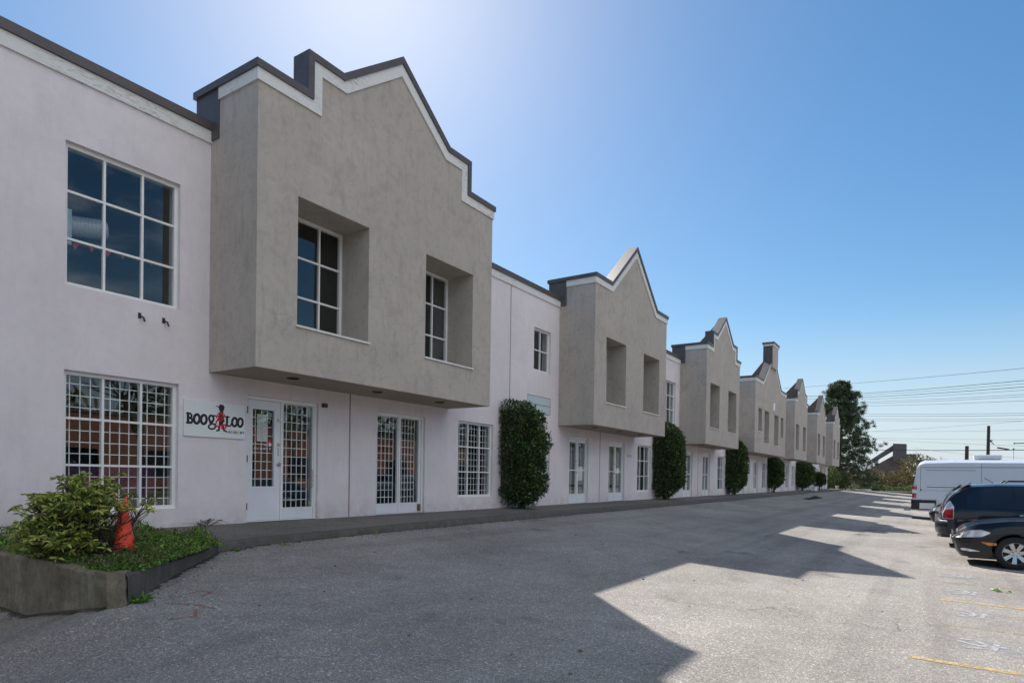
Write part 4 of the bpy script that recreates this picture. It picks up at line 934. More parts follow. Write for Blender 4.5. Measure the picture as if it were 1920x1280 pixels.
# litter on the lot
def litter(x, y, lab, cat, mat, size, name='litter', n=6):
    z = gz(x, y); P = np.array([x, y, z+.012])+rng.normal(size=(n, 3))*np.array([size, size, .004]); P[:, 2] = z+.008+rng.random(n)*.015
    D = rand_dir(n); D[:, 2] = np.abs(D[:, 2])*.15
    o = quads_mesh(name, leaves(P, D, rng.uniform(.6, 1.2, n)*size*1.4, np.full(n, size*.35), .05, .3), mat); return tag(o, lab, cat)
litter(21.6, -8.2, 'green leafy sprig on sunlit asphalt near the third light patch', 'sprig', M['leaf_cover'], .06, 'leafy_sprig', 10)
litter(24.2, -9.45, 'yellow-green sprig on the asphalt at a shadow tip', 'sprig', M['leaf_cover'], .06, 'leafy_sprig', 10)
litter(12.5, -10.9, 'dark green fallen twig lying across the parking stalls', 'sprig', M['leaf_cover'], .055, 'leafy_sprig', 14)
litter(29.3, -6.9, 'green sprig lying in the shade of the third bay', 'sprig', M['leaf_cover'], .07, 'leafy_sprig', 8)
litter(17.9, -6.4, 'green sprig at the edge of the second shadow', 'sprig', M['leaf_cover'], .05, 'leafy_sprig', 8)
brown = plain('dead_leaf', (.12, .075, .045), .8)
lx = []
for i in range(46):
    x = random.uniform(3.5, 16); y = random.uniform(-9.5, -2.0); z = gz(max(x, 3.1), y)
    o = quads_mesh('fallen_leaf', leaves(np.array([[x, y, z+.006]]), np.array([[random.uniform(-1, 1), random.uniform(-1, 1), .08]]), np.array([random.uniform(.03, .055)]), np.array([random.uniform(.008, .016)]), .1, .4), brown)
    tag(o, 'small brown dead leaf lying on the open asphalt', 'leaf', 'dead leaves scattered on the asphalt')
# pale grit specks along the kerb : stuff
m_n = 900; P = np.zeros((m_n, 3)); P[:, 0] = rng.uniform(3.2, 22, m_n); kx = [p[0] for p in KR]; ky = [p[1] for p in KR]
P[:, 1] = np.interp(P[:, 0], kx, ky)-.03-np.abs(rng.normal(size=m_n))*.18; P[:, 2] = [gz(max(a, 3.1), b)+.006 for a, b in P[:, :2]]
struct(quads_mesh('gutter_grit', leaves(P, rand_dir(m_n)*np.array([1, 1, .2]), rng.uniform(.008, .03, m_n), rng.uniform(.004, .012, m_n), 0, .5), leafmat('gutter_grit', (.05, .04, .03), (.10, .08, .05), (.4, .38, .34), .9, 0.)), 'stuff')
T = thing('dropped_jacket', 'crumpled black cloth lying on the shaded asphalt', 'cloth', (48.6, -3.2, -.36)); m_ = MB(); Pn = []
for i in range(16):
    Pn.append([(45.6+i*.40+random.uniform(-.1, .1), -3.35+j*.11+random.uniform(-.03, .03), gz(48, -3.3)+.01+(.05+.08*random.random()+(.10 if i > 9 else 0))*math.sin(math.pi*j/6)*(math.sin(math.pi*(i+.3)/16)**.5)) for j in range(7)])
m_.grid(Pn); m_.build('cloth', plain('black_cloth', (.008, .008, .01), 1.), T, smooth=False)

# bench, bucket, box, wheel stop near the far end
T = thing('bench', 'dark slatted bench on the sidewalk beside the smallest shrub', 'bench', (67.6, -.75, -.04)); m_ = MB()
for k in range(3): m_.box(66.9, 68.4, -1.05+k*.16, -.93+k*.16, .40, .43)
m_.build('seat', M['black'], T); m_ = MB()
for k in range(2): m_.box(66.9, 68.4, -.58, -.55, .58+k*.16, .68+k*.16)
m_.build('backrest', M['black'], T)
for xx in (67.0, 68.25):
    m_ = MB(); m_.box(xx, xx+.05, -1.05, -1.0, -.05, .399); m_.box(xx, xx+.05, -.60, -.581, -.05, .85); m_.box(xx, xx+.05, -1.0, -.60, .55, .58); m_.build('leg', M['black'], T)
T = thing('storage_box', 'low white box on the sidewalk under a dark shrub', 'box', (64.2, -.9, -.04)); m_ = MB(); m_.box(63.6, 64.9, -1.15, -.8, -.04, .30); m_.build('body', M['white_sign'], T, bev=.02); m_ = MB(); m_.box(63.57, 64.93, -1.18, -.77, .301, .34); m_.build('lid', M['white'], T, bev=.01)
T = thing('bucket', 'white bucket standing at the end corner of the building', 'bucket', (82.6, -.8, -.03)); m_ = MB(); m_.lathe([(0, 0), (.15, 0), (.20, .36), (.215, .36), (.215, .38), (.19, .38), (.14, .02)], (82.6, -.8, -.04)); m_.build('body', M['white'], T, smooth=True)
T = thing('wheel_stop', 'pale concrete wheel stop at the far end of the lot', 'wheel stop', (97, -2.4, -.3)); m_ = MB(); m_.prism_z([(96.6, -3.3), (96.85, -3.3), (96.85, -1.6), (96.6, -1.6)], -.3, -.13); m_.build('block', M['white_sign'], T, bev=.03)

# ------------------------------------------------------------------ vehicles
def interp(tab, u): return float(np.interp(u, [a for a, b in tab], [b for a, b in tab]))
class Car:
    def __init__(s, name, label, cat, X0, Y0, L, W, clr, top, belt, plan, paint_, wheels, wr=.33, lean=.42, group=None, dirn=-1, tread=.22, nose=None, tail=None):
        s.nose = nose; s.tail = tail
        s.Xc = X0+W; s.Y0 = Y0; s.L = L; s.W = W; s.clr = clr; s.top = top; s.belt = belt; s.plan = plan; s.lean = lean; s.wr = wr; s.wheels = wheels; s.d = dirn
        s.zg = gz(X0+5, Y0-1.5); s.T = thing(name, label, cat, (s.Xc, Y0, s.zg), group)
        us = sorted(set(list(np.linspace(0, L, 110))+[q for w_ in wheels for q in (w_-wr-.05, w_+wr+.05)]+[.01, .03, .06, L-.01, L-.03, L-.06]))
        rows = []
        for u in us: rows.append(s.section(u))
        m_ = MB()
        full = []
        for r_ in rows: full.append([s.P(-x, u, z) for x, u, z in r_]+[s.P(x, u, z) for x, u, z in r_[::-1][1:]])
        m_.grid(full); nb = len(full[0])
        m_.add(full[0], [tuple(range(nb))]); m_.add(full[-1], [tuple(range(nb))])
        s.body = m_.build('body', paint_, s.T, smooth=True); 
        bm = bmesh.new(); bm.from_mesh(s.body.data); bmesh.ops.remove_doubles(bm, verts=bm.verts, dist=.0005); bmesh.ops.recalc_face_normals(bm, faces=bm.faces)
        for e in bm.edges:
            if len(e.link_faces) == 2 and e.calc_face_angle(0) > R(38): e.smooth = False
        bm.to_mesh(s.body.data); bm.free()
        un = MB(); un.box(s.Xc-W+.12, s.Xc+W-.12, Y0-L+.25, Y0-.25, s.zg+clr-.02, s.zg+clr+.12); un.build('underbody', M['black'], s.T)
        for w_ in wheels:
            for sd in (-1, 1): s.wheel(w_, sd, tread)
    def P(s, x, u, z):
        if s.nose and u < .9: u += interp(s.nose, z)*(1-max(u, 0)/.9)**1.5
        if s.tail and u > s.L-.7: u -= interp(s.tail, z)*((u-s.L+.7)/.7)**1.5
        return (s.Xc+x, s.Y0+s.d*u, s.zg+z)
    def wid(s, u, z):
        t, b = interp(s.top, u), interp(s.belt, u); w = s.W*interp(s.plan, u)
        if z <= b:
            zm = (s.clr+b)*.55; k = (z-zm)/(b-s.clr+.01); return w-.09*w*k*k*(1.6 if z < zm else .7)
        q = min(1, (z-b)/max(.9*(t-b), 1e-3)); return w-.09*w*.2*.7-s.lean*(t-b)*q
    def zlow(s, u):
        z = s.clr
        for w_ in s.wheels:
            rr = s.wr+.05
            if abs(u-w_) < rr: z = max(z, s.wr+math.sqrt(rr*rr-(u-w_)**2)*.98)
            elif abs(u-w_) < rr+.001: z = s.clr
        return z
    def section(s, u):
        t, b = interp(s.top, u), interp(s.belt, u); z0 = s.zlow(u); z0 = min(z0, b-.02)
        out = [(s.wid(u, z0)-.16, u, z0)] ; out = [(max(0, s.wid(u, z0)-.2), u, z0)]
        for i in range(9): z = z0+(b-z0)*i/8; out.append((s.wid(u, z), u, z))
        zt = b+.9*(t-b); xe = s.wid(u, zt)
        for i in range(1, 8): z = b+(zt-b)*i/7; out.append((s.wid(u, z), u, z))
        for i in range(1, 9):
            q = 1-i/8; x = xe*q; out.append((x, u, t-(t-zt)*q**3))
        return out
    def wheel(s, u, sd, tread):
        x = (s.W-.015); cx, cy, cz = s.P(sd*x, u, s.wr); r_ = s.wr; k = sd
        m_ = MB(); rr = r_
        m_.lathe([(rr*.62, cx), (rr*.66, cx+.008*k), (rr*.93, cx+.004*k), (rr, cx-.03*k), (rr, cx-tread*k+.03*k), (rr*.9, cx-tread*k), (rr*.5, cx-tread*k)], (0, cy, cz), 'x', 40)
        w_ = m_.build('wheel', M['rubber'], s.T, smooth=True)
        m_ = MB(); m_.lathe([(rr*.655, cx+.004*k), (rr*.63, cx+.006*k), (rr*.6, cx-.012*k), (rr*.58, cx-.10*k)], (0, cy, cz), 'x', 40)
        nsp = 7
        for i in range(nsp):
            a = 2*math.pi*i/nsp+.3; ca, sa = math.cos(a), math.sin(a)
            def pt(rad, off, dx): return (cx-dx*k, cy+ca*rad-sa*off, cz+sa*rad+ca*off)
            h0, h1 = .026, .040
            q = [pt(.03, -h0, .03), pt(rr*.6, -h1, .008), pt(rr*.6, h1, .008), pt(.03, h0, .03), pt(.03, -h0, .06), pt(rr*.6, -h1, .05), pt(rr*.6, h1, .05), pt(.03, h0, .06)]
            m_.add(q, [(0, 1, 2, 3), (4, 5, 6, 7), (0, 1, 5, 4), (3, 2, 6, 7)])
        m_.lathe([(0, cx-.012*k), (.035, cx-.012*k), (.04, cx-.03*k), (.085, cx-.03*k), (.09, cx-.05*k)], (0, cy, cz), 'x', 20)
        m_.build('rim', M['alloy'], w_)
        m_ = MB(); m_.lathe([(0, cx-.09*k), (rr*.6, cx-.09*k)], (0, cy, cz), 'x', 24)
        for i in range(5):
            a = 2*math.pi*i/5+.5; m_.lathe([(0, cx-.024*k), (.01, cx-.024*k), (.01, cx-.035*k)], (0, cy+math.cos(a)*.058, cz+math.sin(a)*.058), 'x', 8)
        m_.build('brake_disc', M['black'], w_)
    def patch(s, name, mat, u0, u1, lo_, hi_, sides=(-1, 1), off=.006, nu=16, nz=6, lab=None):
        for sd in sides:
            m_ = MB(); rows = []
            for u in np.linspace(u0, u1, nu):
                a, b = (lo_(u) if callable(lo_) else lo_), (hi_(u) if callable(hi_) else hi_)
                rows.append([s.P(sd*(s.wid(u, z)+off), u, z) for z in np.linspace(a, b, nz)])
            m_.grid(rows); o = m_.build(name, mat, s.T, smooth=True)
    def top_patch(s, name, mat, u0, u1, frac, off=.008, taper=1.):
        m_ = MB(); rows = []
        for i, u in enumerate(np.linspace(u0, u1, 14)):
            t, b = interp(s.top, u), interp(s.belt, u); zt = b+.9*(t-b); xe = s.wid(u, zt)*frac
            row = []
            for q in np.linspace(-1, 1, 11):
                xx = xe*q; tt = abs(xx)/max(s.wid(u, zt), .01); row.append(s.P(xx, u-off*.6, t-(t-zt)*tt**3+off))
            rows.append(row)
        m_.grid(rows); m_.build(name, mat, s.T, smooth=True)
def lin(*tab): return lambda u: float(np.interp(u, [a for a, b in tab], [b for a, b in tab]))
# black sedan, nose to the building
sedan = Car('parked_car', 'black saloon car parked nose-in with an orange side marker, nearest the camera', 'car', 15.9, -10.40, 4.85, .90, .20,
  top=[(0, .62), (.02, .70), (.10, .80), (.35, .885), (.9, .965), (1.45, 1.0), (2.15, 1.36), (2.6, 1.42), (3.3, 1.40), (4.0, 1.08), (4.6, 1.03), (4.78, .9), (4.85, .6)],
  belt=[(0, .55), (.02, .62), (.10, .70), (.35, .79), (.9, .87), (1.45, .92), (2.6, .95), (4.0, .98), (4.6, .95), (4.78, .8), (4.85, .55)],
  plan=[(0, .62), (.04, .74), (.12, .84), (.25, .91), (.5, .965), (.9, 1.0), (3.9, 1.), (4.5, .95), (4.75, .85), (4.85, .7)], paint_=M['p_black'], wheels=[1.0, 3.75], nose=[(.2, .12), (.32, .03), (.44, .01), (.50, -.03), (.58, -.03), (.62, .03), (.70, .06), (.85, .12)], tail=[(.2, .2), (.4, .03), (.6, 0), (.8, .05), (1.1, .1)])
s = sedan
s.patch('headlamp', M['clearlens'], .07, .58, lin((.07, .60), (.2, .60), (.45, .625), (.58, .70)), lin((.07, .67), (.2, .745), (.42, .765), (.58, .72)))
s.patch('marker_lamp', M['amber'], .46, .70, lin((.46, .515), (.58, .455), (.70, .47)), lin((.46, .525), (.70, .515)), off=.01)
s.patch('lamp_surround', M['black'], .05, .60, lin((.05, .58), (.2, .585), (.45, .61), (.6, .69)), lin((.05, .68), (.2, .76), (.42, .78), (.6, .73)), off=.003)
s.patch('fog_lamp', M['clearlens'], .10, .42, lin((.1, .33), (.25, .315), (.42, .325)), lin((.1, .37), (.2, .375), (.42, .335)))
s.patch('bumper_strip', M['black'], .005, .45, lin((0, .50), (.45, .535)), lin((0, .575), (.45, .56)), off=.022)
for sd in (-1, 1):
    for w_ in s.wheels:
        m_ = MB(); m_.tube([s.P(sd*(s.wid(w_+.385*math.cos(a), s.wr+.385*math.sin(a))+.004), w_+.385*math.cos(a), s.wr+.385*math.sin(a)) for a in np.linspace(.15, math.pi-.15, 22)], .009, 6); m_.build('arch_trim', M['p_black'], s.T, smooth=True)
s.patch('side_window', M['carglass'], 1.95, 3.62, lin((1.95, .99), (3.62, 1.0)), lin((1.95, 1.02), (2.3, 1.30), (3.2, 1.31), (3.62, 1.08)))
s.top_patch('windscreen', M['carglass'], 1.50, 2.12, .93)
s.patch('door_seam', M['rubber'], 1.62, 1.628, .3, .93, off=.002, nu=2); s.patch('door_seam', M['rubber'], 2.75, 2.758, .3, .95, off=.002, nu=2)
s.patch('side_moulding', M['chrome'], 1.5, 3.3, .50, .515, off=.01)
m_ = MB()
for i in range(7): m_.box(s.Xc-.32, s.Xc+.32, s.Y0+.004, s.Y0+.02, s.zg+.60+i*.014, s.zg+.606+i*.014)
m_.build('grille', M['chrome'], s.T)
m_ = MB(); m_.box(s.Xc-.16, s.Xc+.16, s.Y0+.03, s.Y0+.045, s.zg+.46, s.zg+.58); m_.build('number_plate', M['white_sign'], s.T)
for sd in (-1, 1):
    m_ = MB(); m_.lathe([(0, -.07), (.06, -.06), (.085, 0), (.06, .04), (0, .05)], s.P(sd*1.0, 2.0, 1.03), 'y', 14); m_.build('wing_mirror', M['p_black'], s.T, smooth=True)
# navy SUV, tail to the building
suv = Car('parked_suv', 'dark navy sport utility vehicle parked tail-out behind the black saloon', 'car', 20.0, -10.20, 4.8, .96, .28,
  top=[(0, .78), (.02, .86), (.06, 1.02), (.14, 1.26), (.30, 1.46), (.52, 1.62), (.62, 1.665), (1.2, 1.71), (2.4, 1.71), (3.0, 1.62), (3.75, 1.12), (4.4, 1.02), (4.7, .88), (4.8, .62)],
  belt=[(0, .70), (.02, .78), (.06, .88), (.14, .98), (.5, 1.03), (3.4, .98), (4.4, .90), (4.7, .78), (4.8, .55)],
  plan=[(0, .78), (.04, .86), (.12, .92), (.3, .965), (.8, 1.), (4.0, 1.), (4.5, .93), (4.72, .83), (4.8, .7)], paint_=M['p_navy'], wheels=[1.12, 3.82], wr=.37, lean=.30)
s = suv
s.patch('side_window', M['carglass'], .55, 1.45, lin((.55, 1.07), (1.45, 1.06)), lin((.55, 1.38), (.8, 1.54), (1.45, 1.60)), off=.008)
s.patch('side_window', M['carglass'], 1.52, 2.4, 1.06, 1.60, off=.008); s.patch('side_window', M['carglass'], 2.46, 3.35, 1.05, lin((2.46, 1.59), (2.85, 1.53), (3.35, 1.12)), off=.008)
s.patch('tail_lamp', M['redlens'], .05, .27, .78, lin((.05, .9), (.1, 1.0), (.27, 1.03)), off=.014)
s.patch('lamp_surround', M['clearlens'], .04, .29, .765, lin((.04, .92), (.13, 1.17), (.2, 1.24), (.29, 1.09)), off=.009)
s.patch('upper_lamp', M['clearlens'], .11, .27, 1.04, lin((.11, 1.1), (.19, 1.21), (.27, 1.09)), off=.013)
s.patch('side_moulding', M['black'], 1.55, 3.3, .50, .56, off=.012)
s.patch('door_handle', M['chrome'], 1.62, 1.86, .90, .935, off=.03); s.patch('door_handle', M['chrome'], 2.6, 2.84, .90, .935, off=.03)
s.patch('door_seam', M['rubber'], 1.48, 1.488, .4, 1.03, off=.002, nu=2); s.patch('door_seam', M['rubber'], 2.43, 2.438, .35, 1.03, off=.002, nu=2)
m_ = MB()
for z, dd, kx_ in ((.36, .02, .0), (.45, -.075, .0), (.60, -.09, .0), (.72, -.07, 0), (.77, .03, 0)): m_.v += []
rows = []
for q in np.linspace(-1, 1, 25):
    x = q*.985; yb = .11-.26*abs(q)**5
    rows.append([s.P(x*s.W*(.97), -yb+.06, .34), s.P(x*s.W, -yb, .42), s.P(x*s.W*1.0, -yb-.015, .60), s.P(x*s.W*.995, -yb+.01, .72), s.P(x*s.W*.97, -yb+.10, .755)])
m_ = MB(); m_.grid(rows)
for sd in (-1, 1): m_.grid([[s.P(sd*s.W*.985*k2, u, z) for z in (.36, .44, .6, .72, .755)] for u, k2 in ((.15, 1.), (.3, 1.01), (.5, 1.012), (.72, 1.005))])
m_.build('rear_bumper', M['p_navy'], s.T, smooth=True)
m_ = MB(); rows = [[s.P(x, .30, 1.665+.0), s.P(x, .42, 1.70), s.P(x, .66, 1.71), s.P(x, .62, 1.66), s.P(x, .30, 1.655)] for x in np.linspace(-.62, .62, 9)]
m_.grid(rows); m_.build('spoiler', M['p_navy'], s.T, smooth=False)
for sd in (-1, 1):
    m_ = MB(); m_.tube([s.P(sd*.60, 1.35, 1.72), s.P(sd*.60, 1.4, 1.76), s.P(sd*.6, 2.6, 1.77), s.P(sd*.6, 2.7, 1.70)], .022, 8); m_.build('roof_rail', M['black'], s.T)
    m_ = MB(); m_.lathe([(0, -.08), (.09, -.07), (.11, 0), (.08, .04), (0, .05)], s.P(sd*1.08, 3.2, 1.08), 'y', 14); m_.build('wing_mirror', M['p_navy'], s.T, smooth=True)
m_ = MB(); m_.tube([s.P(0, 1.15, 1.71), s.P(0, .95, 1.84)], .008, 6); m_.build('aerial', M['black'], s.T)
m_ = MB(); m_.tube([s.P(-.5, -.06, .30), s.P(-.5, .25, .30)], .035, 12); m_.build('exhaust_pipe', M['chrome'], s.T)
s.top_patch('rear_window', M['carglass'], .17, .50, .86); s.top_patch('windscreen', M['carglass'], 3.02, 3.68, .92)
# silver grey SUV between
gsuv = Car('parked_suv', 'silver grey hatchback with red tail lamps mostly hidden by the navy car', 'car', 24.0, -10.20, 4.5, .90, .26,
  top=[(0, .78), (.02, .88), (.06, 1.0), (.14, 1.25), (.34, 1.50), (.5, 1.60), (1.2, 1.64), (2.3, 1.62), (2.9, 1.52), (3.5, 1.05), (4.2, .95), (4.42, .82), (4.5, .6)],
  belt=[(0, .70), (.02, .80), (.06, .90), (.14, .98), (.5, 1.02), (3.2, .96), (4.2, .86), (4.42, .72), (4.5, .52)],
  plan=[(0, .78), (.04, .86), (.12, .92), (.3, .965), (.8, 1.), (3.8, 1.), (4.2, .93), (4.42, .83), (4.5, .7)], paint_=M['p_grey'], wheels=[.85, 3.55], wr=.34, lean=.32)
s = gsuv
s.patch('side_window', M['carglass'], .38, 3.0, 1.05, lin((.38, 1.2), (.6, 1.42), (2.3, 1.50), (3.0, 1.1)), off=.008)
s.patch('tail_lamp', M['redlens'], .04, .26, .82, lin((.04, .95), (.26, 1.0)), off=.012)
s.top_patch('rear_window', M['carglass'], .16, .34, .86); s.top_patch('windscreen', M['carglass'], 2.95, 3.45, .92)
m_ = MB(); m_.grid([[s.P(x, .22, 1.60), s.P(x, .40, 1.64), s.P(x, .6, 1.65), s.P(x, .5, 1.60)] for x in np.linspace(-.66, .66, 7)]); m_.build('spoiler', M['black'], s.T)
rows = [[s.P(q*s.W*.97, -(.10-.26*abs(q)**5), z) for z in (.32, .45, .62, .72)] for q in np.linspace(-1, 1, 15)]
m_ = MB(); m_.grid(rows); m_.build('rear_bumper', M['p_grey'], s.T, smooth=True)
# black car nose-in further along
bc = Car('parked_car', 'black car facing the building with bright headlamps, partly hidden beside the van', 'car', 28.4, -9.95, 4.7, .90, .22,
  top=[(0, .64), (.02, .74), (.10, .86), (.35, .95), (1.0, 1.04), (1.4, 1.08), (2.1, 1.42), (2.6, 1.48), (3.4, 1.46), (4.2, 1.2), (4.6, 1.0), (4.7, .6)],
  belt=[(0, .56), (.02, .66), (.10, .76), (.35, .85), (1.0, .93), (1.4, .96), (3.4, 1.0), (4.2, 1.0), (4.6, .85), (4.7, .55)],
  plan=[(0, .66), (.04, .78), (.12, .87), (.3, .95), (.8, 1.), (3.9, 1.), (4.4, .95), (4.62, .85), (4.7, .7)], paint_=M['p_black'], wheels=[.9, 3.6], nose=[(.2, .12), (.32, .03), (.44, .01), (.50, -.03), (.58, -.03), (.62, .03), (.70, .06), (.85, .12)], tail=[(.2, .2), (.4, .03), (.6, 0), (.8, .05), (1.1, .1)])
s = bc
s.patch('headlamp', M['clearlens'], .05, .5, .64, lin((.05, .74), (.3, .82), (.5, .78)), off=.01); s.patch('side_window', M['carglass'], 1.8, 3.9, 1.03, lin((1.8, 1.05), (2.2, 1.34), (3.3, 1.38), (3.9, 1.12)))
s.top_patch('windscreen', M['carglass'], 1.45, 2.05, .93)
m_ = MB()
for i in range(5): m_.box(s.Xc-.4, s.Xc+.4, s.Y0+.004, s.Y0+.02, s.zg+.5+i*.05, s.zg+.515+i*.05)
m_.build('grille', M['chrome'], s.T)
# white van
van = Car('parked_van', 'long white high-roof cargo van parked tail-out with red tail lamps', 'van', 34.0, -9.22, 6.95, 1.0, .42,
  top=[(0, .62), (.01, .70), (.04, 1.1), (.10, 1.7), (.17, 2.25), (.22, 2.48), (.32, 2.62), (.5, 2.69), (1.5, 2.72), (5.2, 2.70), (5.6, 2.5), (6.0, 1.9), (6.15, 1.25), (6.7, 1.08), (6.88, .9), (6.95, .6)],
  belt=[(0, .55), (.01, .62), (.04, 1.0), (.10, 1.12), (.3, 1.15), (5.9, 1.15), (6.2, 1.1), (6.7, .98), (6.88, .8), (6.95, .5)],
  plan=[(0, .93), (.03, .965), (.1, .985), (.3, 1.), (5.8, 1.), (6.4, .95), (6.8, .85), (6.95, .7)], paint_=M['p_white'], wheels=[1.35, 5.75], wr=.35, lean=.055)
s = van
s.patch('tail_lamp', M['redlens'], .045, .22, 1.36, 1.50, off=.015); s.patch('tail_lamp', M['clearlens'], .04, .21, 1.20, 1.355, off=.015); s.patch('tail_lamp', M['redlens'], .04, .20, .98, 1.195, off=.015)
s.patch('lower_bumper', M['black'], .0, .95, .46, .90, off=.02); s.patch('underrun_panel', M['white_sign'], .33, .9, .50, .76, off=.024)
s.patch('door_rail', M['rubber'], .60, 2.6, 1.475, 1.498, off=.01); s.patch('door_rail', M['chrome'], .60, 2.6, 1.50, 1.545, off=.02)
for z0_ in (1.32,): s.patch('body_crease', M['p_grey'], .3, 5.5, z0_, z0_+.012, off=.004)
s.patch('panel_seam', M['rubber'], .35, 5.5, lin((.35, 2.34), (5.5, 2.36)), lin((.35, 2.36), (5.5, 2.38)), off=.003)
s.patch('panel_seam', M['rubber'], 2.55, 2.562, .9, 2.55, off=.002, nu=2); s.patch('panel_seam', M['rubber'], .34, .352, .9, 2.34, off=.002, nu=2)
s.patch('panel_recess', M['rubber'], .55, 2.35, 2.22, 2.236, off=.003); s.patch('panel_seam', M['rubber'], 4.05, 4.062, .6, 2.3, off=.002, nu=2)
s.patch('filler_cap', M['black'], .34, .40, 1.32, 1.38, off=.006, nu=3)
s.patch('cab_window', M['carglass'], 5.0, 5.9, 1.3, lin((5.0, 1.95), (5.6, 1.95), (5.9, 1.5)), off=.006)
s.top_patch('windscreen', M['carglass'], 5.62, 6.1, .9)
m_ = MB(); m_.box(s.Xc-.25, s.Xc+.35, s.Y0-3.3, s.Y0-2.3, s.zg+2.725, s.zg+2.93); m_.build('roof_vent', M['white'], s.T, bev=.04)
m_ = MB(); m_.box(s.Xc-.8, s.Xc+.8, s.Y0+.0, s.Y0+.28, s.zg+.40, s.zg+.44); m_.build('tow_step', M['black'], s.T)
m_ = MB(); m_.box(s.Xc-.3, s.Xc+.1, s.Y0-.36, s.Y0-.2, s.zg+2.60, s.zg+2.70); m_.build('high_brake_light', M['black'], s.T)

# ------------------------------------------------------------------ far surroundings
# end-of-lot bank
m_ = MB(); P_ = []
for x in np.linspace(103, 260, 40):
    P_.append([(x, y, -.5+min(1, (x-103)/25)*(1.6+.7*math.sin(y*.11+x*.05)+.4*math.sin(y*.35+x*.2))+.0) for y in np.linspace(-60, 90, 70)])
m_.grid(P_); struct(m_.build('earth_bank', M['hill'], smooth=True))
def scatter_brush(name, x0, x1, y0, y1, zf, n, L_, mat, kind='stuff'):
    P = np.zeros((n, 3)); P[:, 0] = rng.uniform(x0, x1, n); P[:, 1] = rng.uniform(y0, y1, n)
    P[:, 2] = [zf(a, b)*random.random()-.4 for a, b in P[:, :2]]
    D = rand_dir(n); D[:, 2] = np.abs(D[:, 2])+.2
    o = quads_mesh(name, leaves(P, D, rng.uniform(.5, 1.3, n)*L_, np.full(n, L_*.12), .3, .2), mat); return struct(o, kind)
zf = lambda a, b: 2.2+1.3*math.sin(b*.33+a*.2)+.8*math.sin(b*.8+2)+(1.3 if b < -6 else 0)-(.0)
scatter_brush('bramble_thicket', 108, 124, -14, 10, zf, 14000, .55, M['brush'])
scatter_brush('bramble_thicket', 112, 140, -30, 30, lambda a, b: 2.8+1.0*math.sin(b*.2), 9000, .7, M['brush'])
scatter_brush('low_green_hedge', 101.5, 104.5, -22, -1, lambda a, b: .75+.2*math.sin(b*1.3), 6000, .22, M['brushgreen'])
scatter_brush('low_dark_hedge', 100, 102.5, -4, 12, lambda a, b: .9+.3*math.sin(b*1.9), 5000, .25, M['leaf_shrub'])
scatter_brush('low_dark_hedge', 99.8, 101.2, -16, -3, lambda a, b: .45+.1*math.sin(b*1.9), 4000, .2, M['leaf_shrub'])
# pines
def pine(x, y, h, rad, lab, seed, mat, nclump, clumpr=.42, zb=.12, lean=0, needles=56):
    random.seed(seed); T = thing('pine_tree', lab, 'tree', (x, y, -.2)); tk = MB()
    pts = [Vector((x+lean*t+.15*math.sin(t*7), y+.12*math.cos(t*5), -.3+t*h*.97)) for t in np.linspace(0, 1, 9)]
    tk.tube(pts, [.26*(1-t*.88) for t in np.linspace(0, 1, 9)], 8); C = []
    nb = int(nclump/9)
    for i in range(nb):
        t = zb+(1-zb)*((i+.5)/nb)**.85; a = i*2.4+random.uniform(-.4, .4)
        prof_ = min(1.08, .10+1.2*(1-t)**.75)*(.88+.12*math.sin(i*1.7))
        Lb = rad*prof_*random.uniform(.72, 1.02); p0 = pts[0].lerp(pts[-1], t)
        e = p0+Vector((math.cos(a)*Lb, math.sin(a)*Lb, Lb*(-.10+.42*t)))
        mid = p0.lerp(e, .5)+Vector((0, 0, -.06*Lb)); tk.tube([p0, mid, e], [.07*(1-t)+.025, .03, .012], 5)
        for k in range(9):
            f = .35+.65*random.random()**.7; q = (p0.lerp(mid, f*2) if f < .5 else mid.lerp(e, (f-.5)*2))
            C.append(q+Vector((random.gauss(0, .11*Lb+.12), random.gauss(0, .11*Lb+.12), random.gauss(.08, .05*Lb+.08))))
    tk.build('trunk', M['bark'], T)
    C = np.array([tuple(c) for c in C]); n = len(C)*needles; wk = .07
    P = np.repeat(C, needles, 0); D = rand_dir(n); D[:, 2] = D[:, 2]*.7+.3; r_ = rng.uniform(.5, 1., n)*clumpr
    P = P+rand_dir(n)*(rng.random(n)[:, None]**.5)*clumpr*.55
    quads_mesh('crown', leaves(P, D, r_*.8, np.full(n, clumpr*wk), .1, .1), mat, T)
pine(93.5, .2, 14.3, 5.5, 'tall open-crowned dark pine tree just beyond the end of the building', 3, M['needle'], 1500, .46, .06)
pine(112, 7.0, 13.2, 3.4, 'shorter yellow-green pine tree behind the tall dark pine', 9, M['needle2'], 520, .5)
# dark shrubs at foot of the pine
def bush(x, y, r_, h, lab, n, L_, mat):
    T = thing('bush', lab, 'bush', (x, y, -.2)); d = rand_dir(n)*(rng.random(n)**.35)[:, None]; P = np.array([x, y, h*.45-.2])+d*np.array([r_, r_, h*.55])
    quads_mesh('foliage', leaves(P, rand_dir(n), rng.uniform(.6, 1.2, n)*L_, np.full(n, L_*.2), .2, .2), mat, T)
    m_ = MB(); m_.tube([(x, y, -.3), (x, y, h*.6)], [.06, .02], 6); m_.build('stem', M['bark'], T)
bush(85.5, .6, 1.5, 3.2, 'dark evergreen bush against the end wall of the building', 3500, .2, M['leaf_shrub'])
bush(88.8, -.2, 1.3, 2.4, 'low dark bush under the tall pine next to the white bucket', 2500, .2, M['leaf_shrub'])
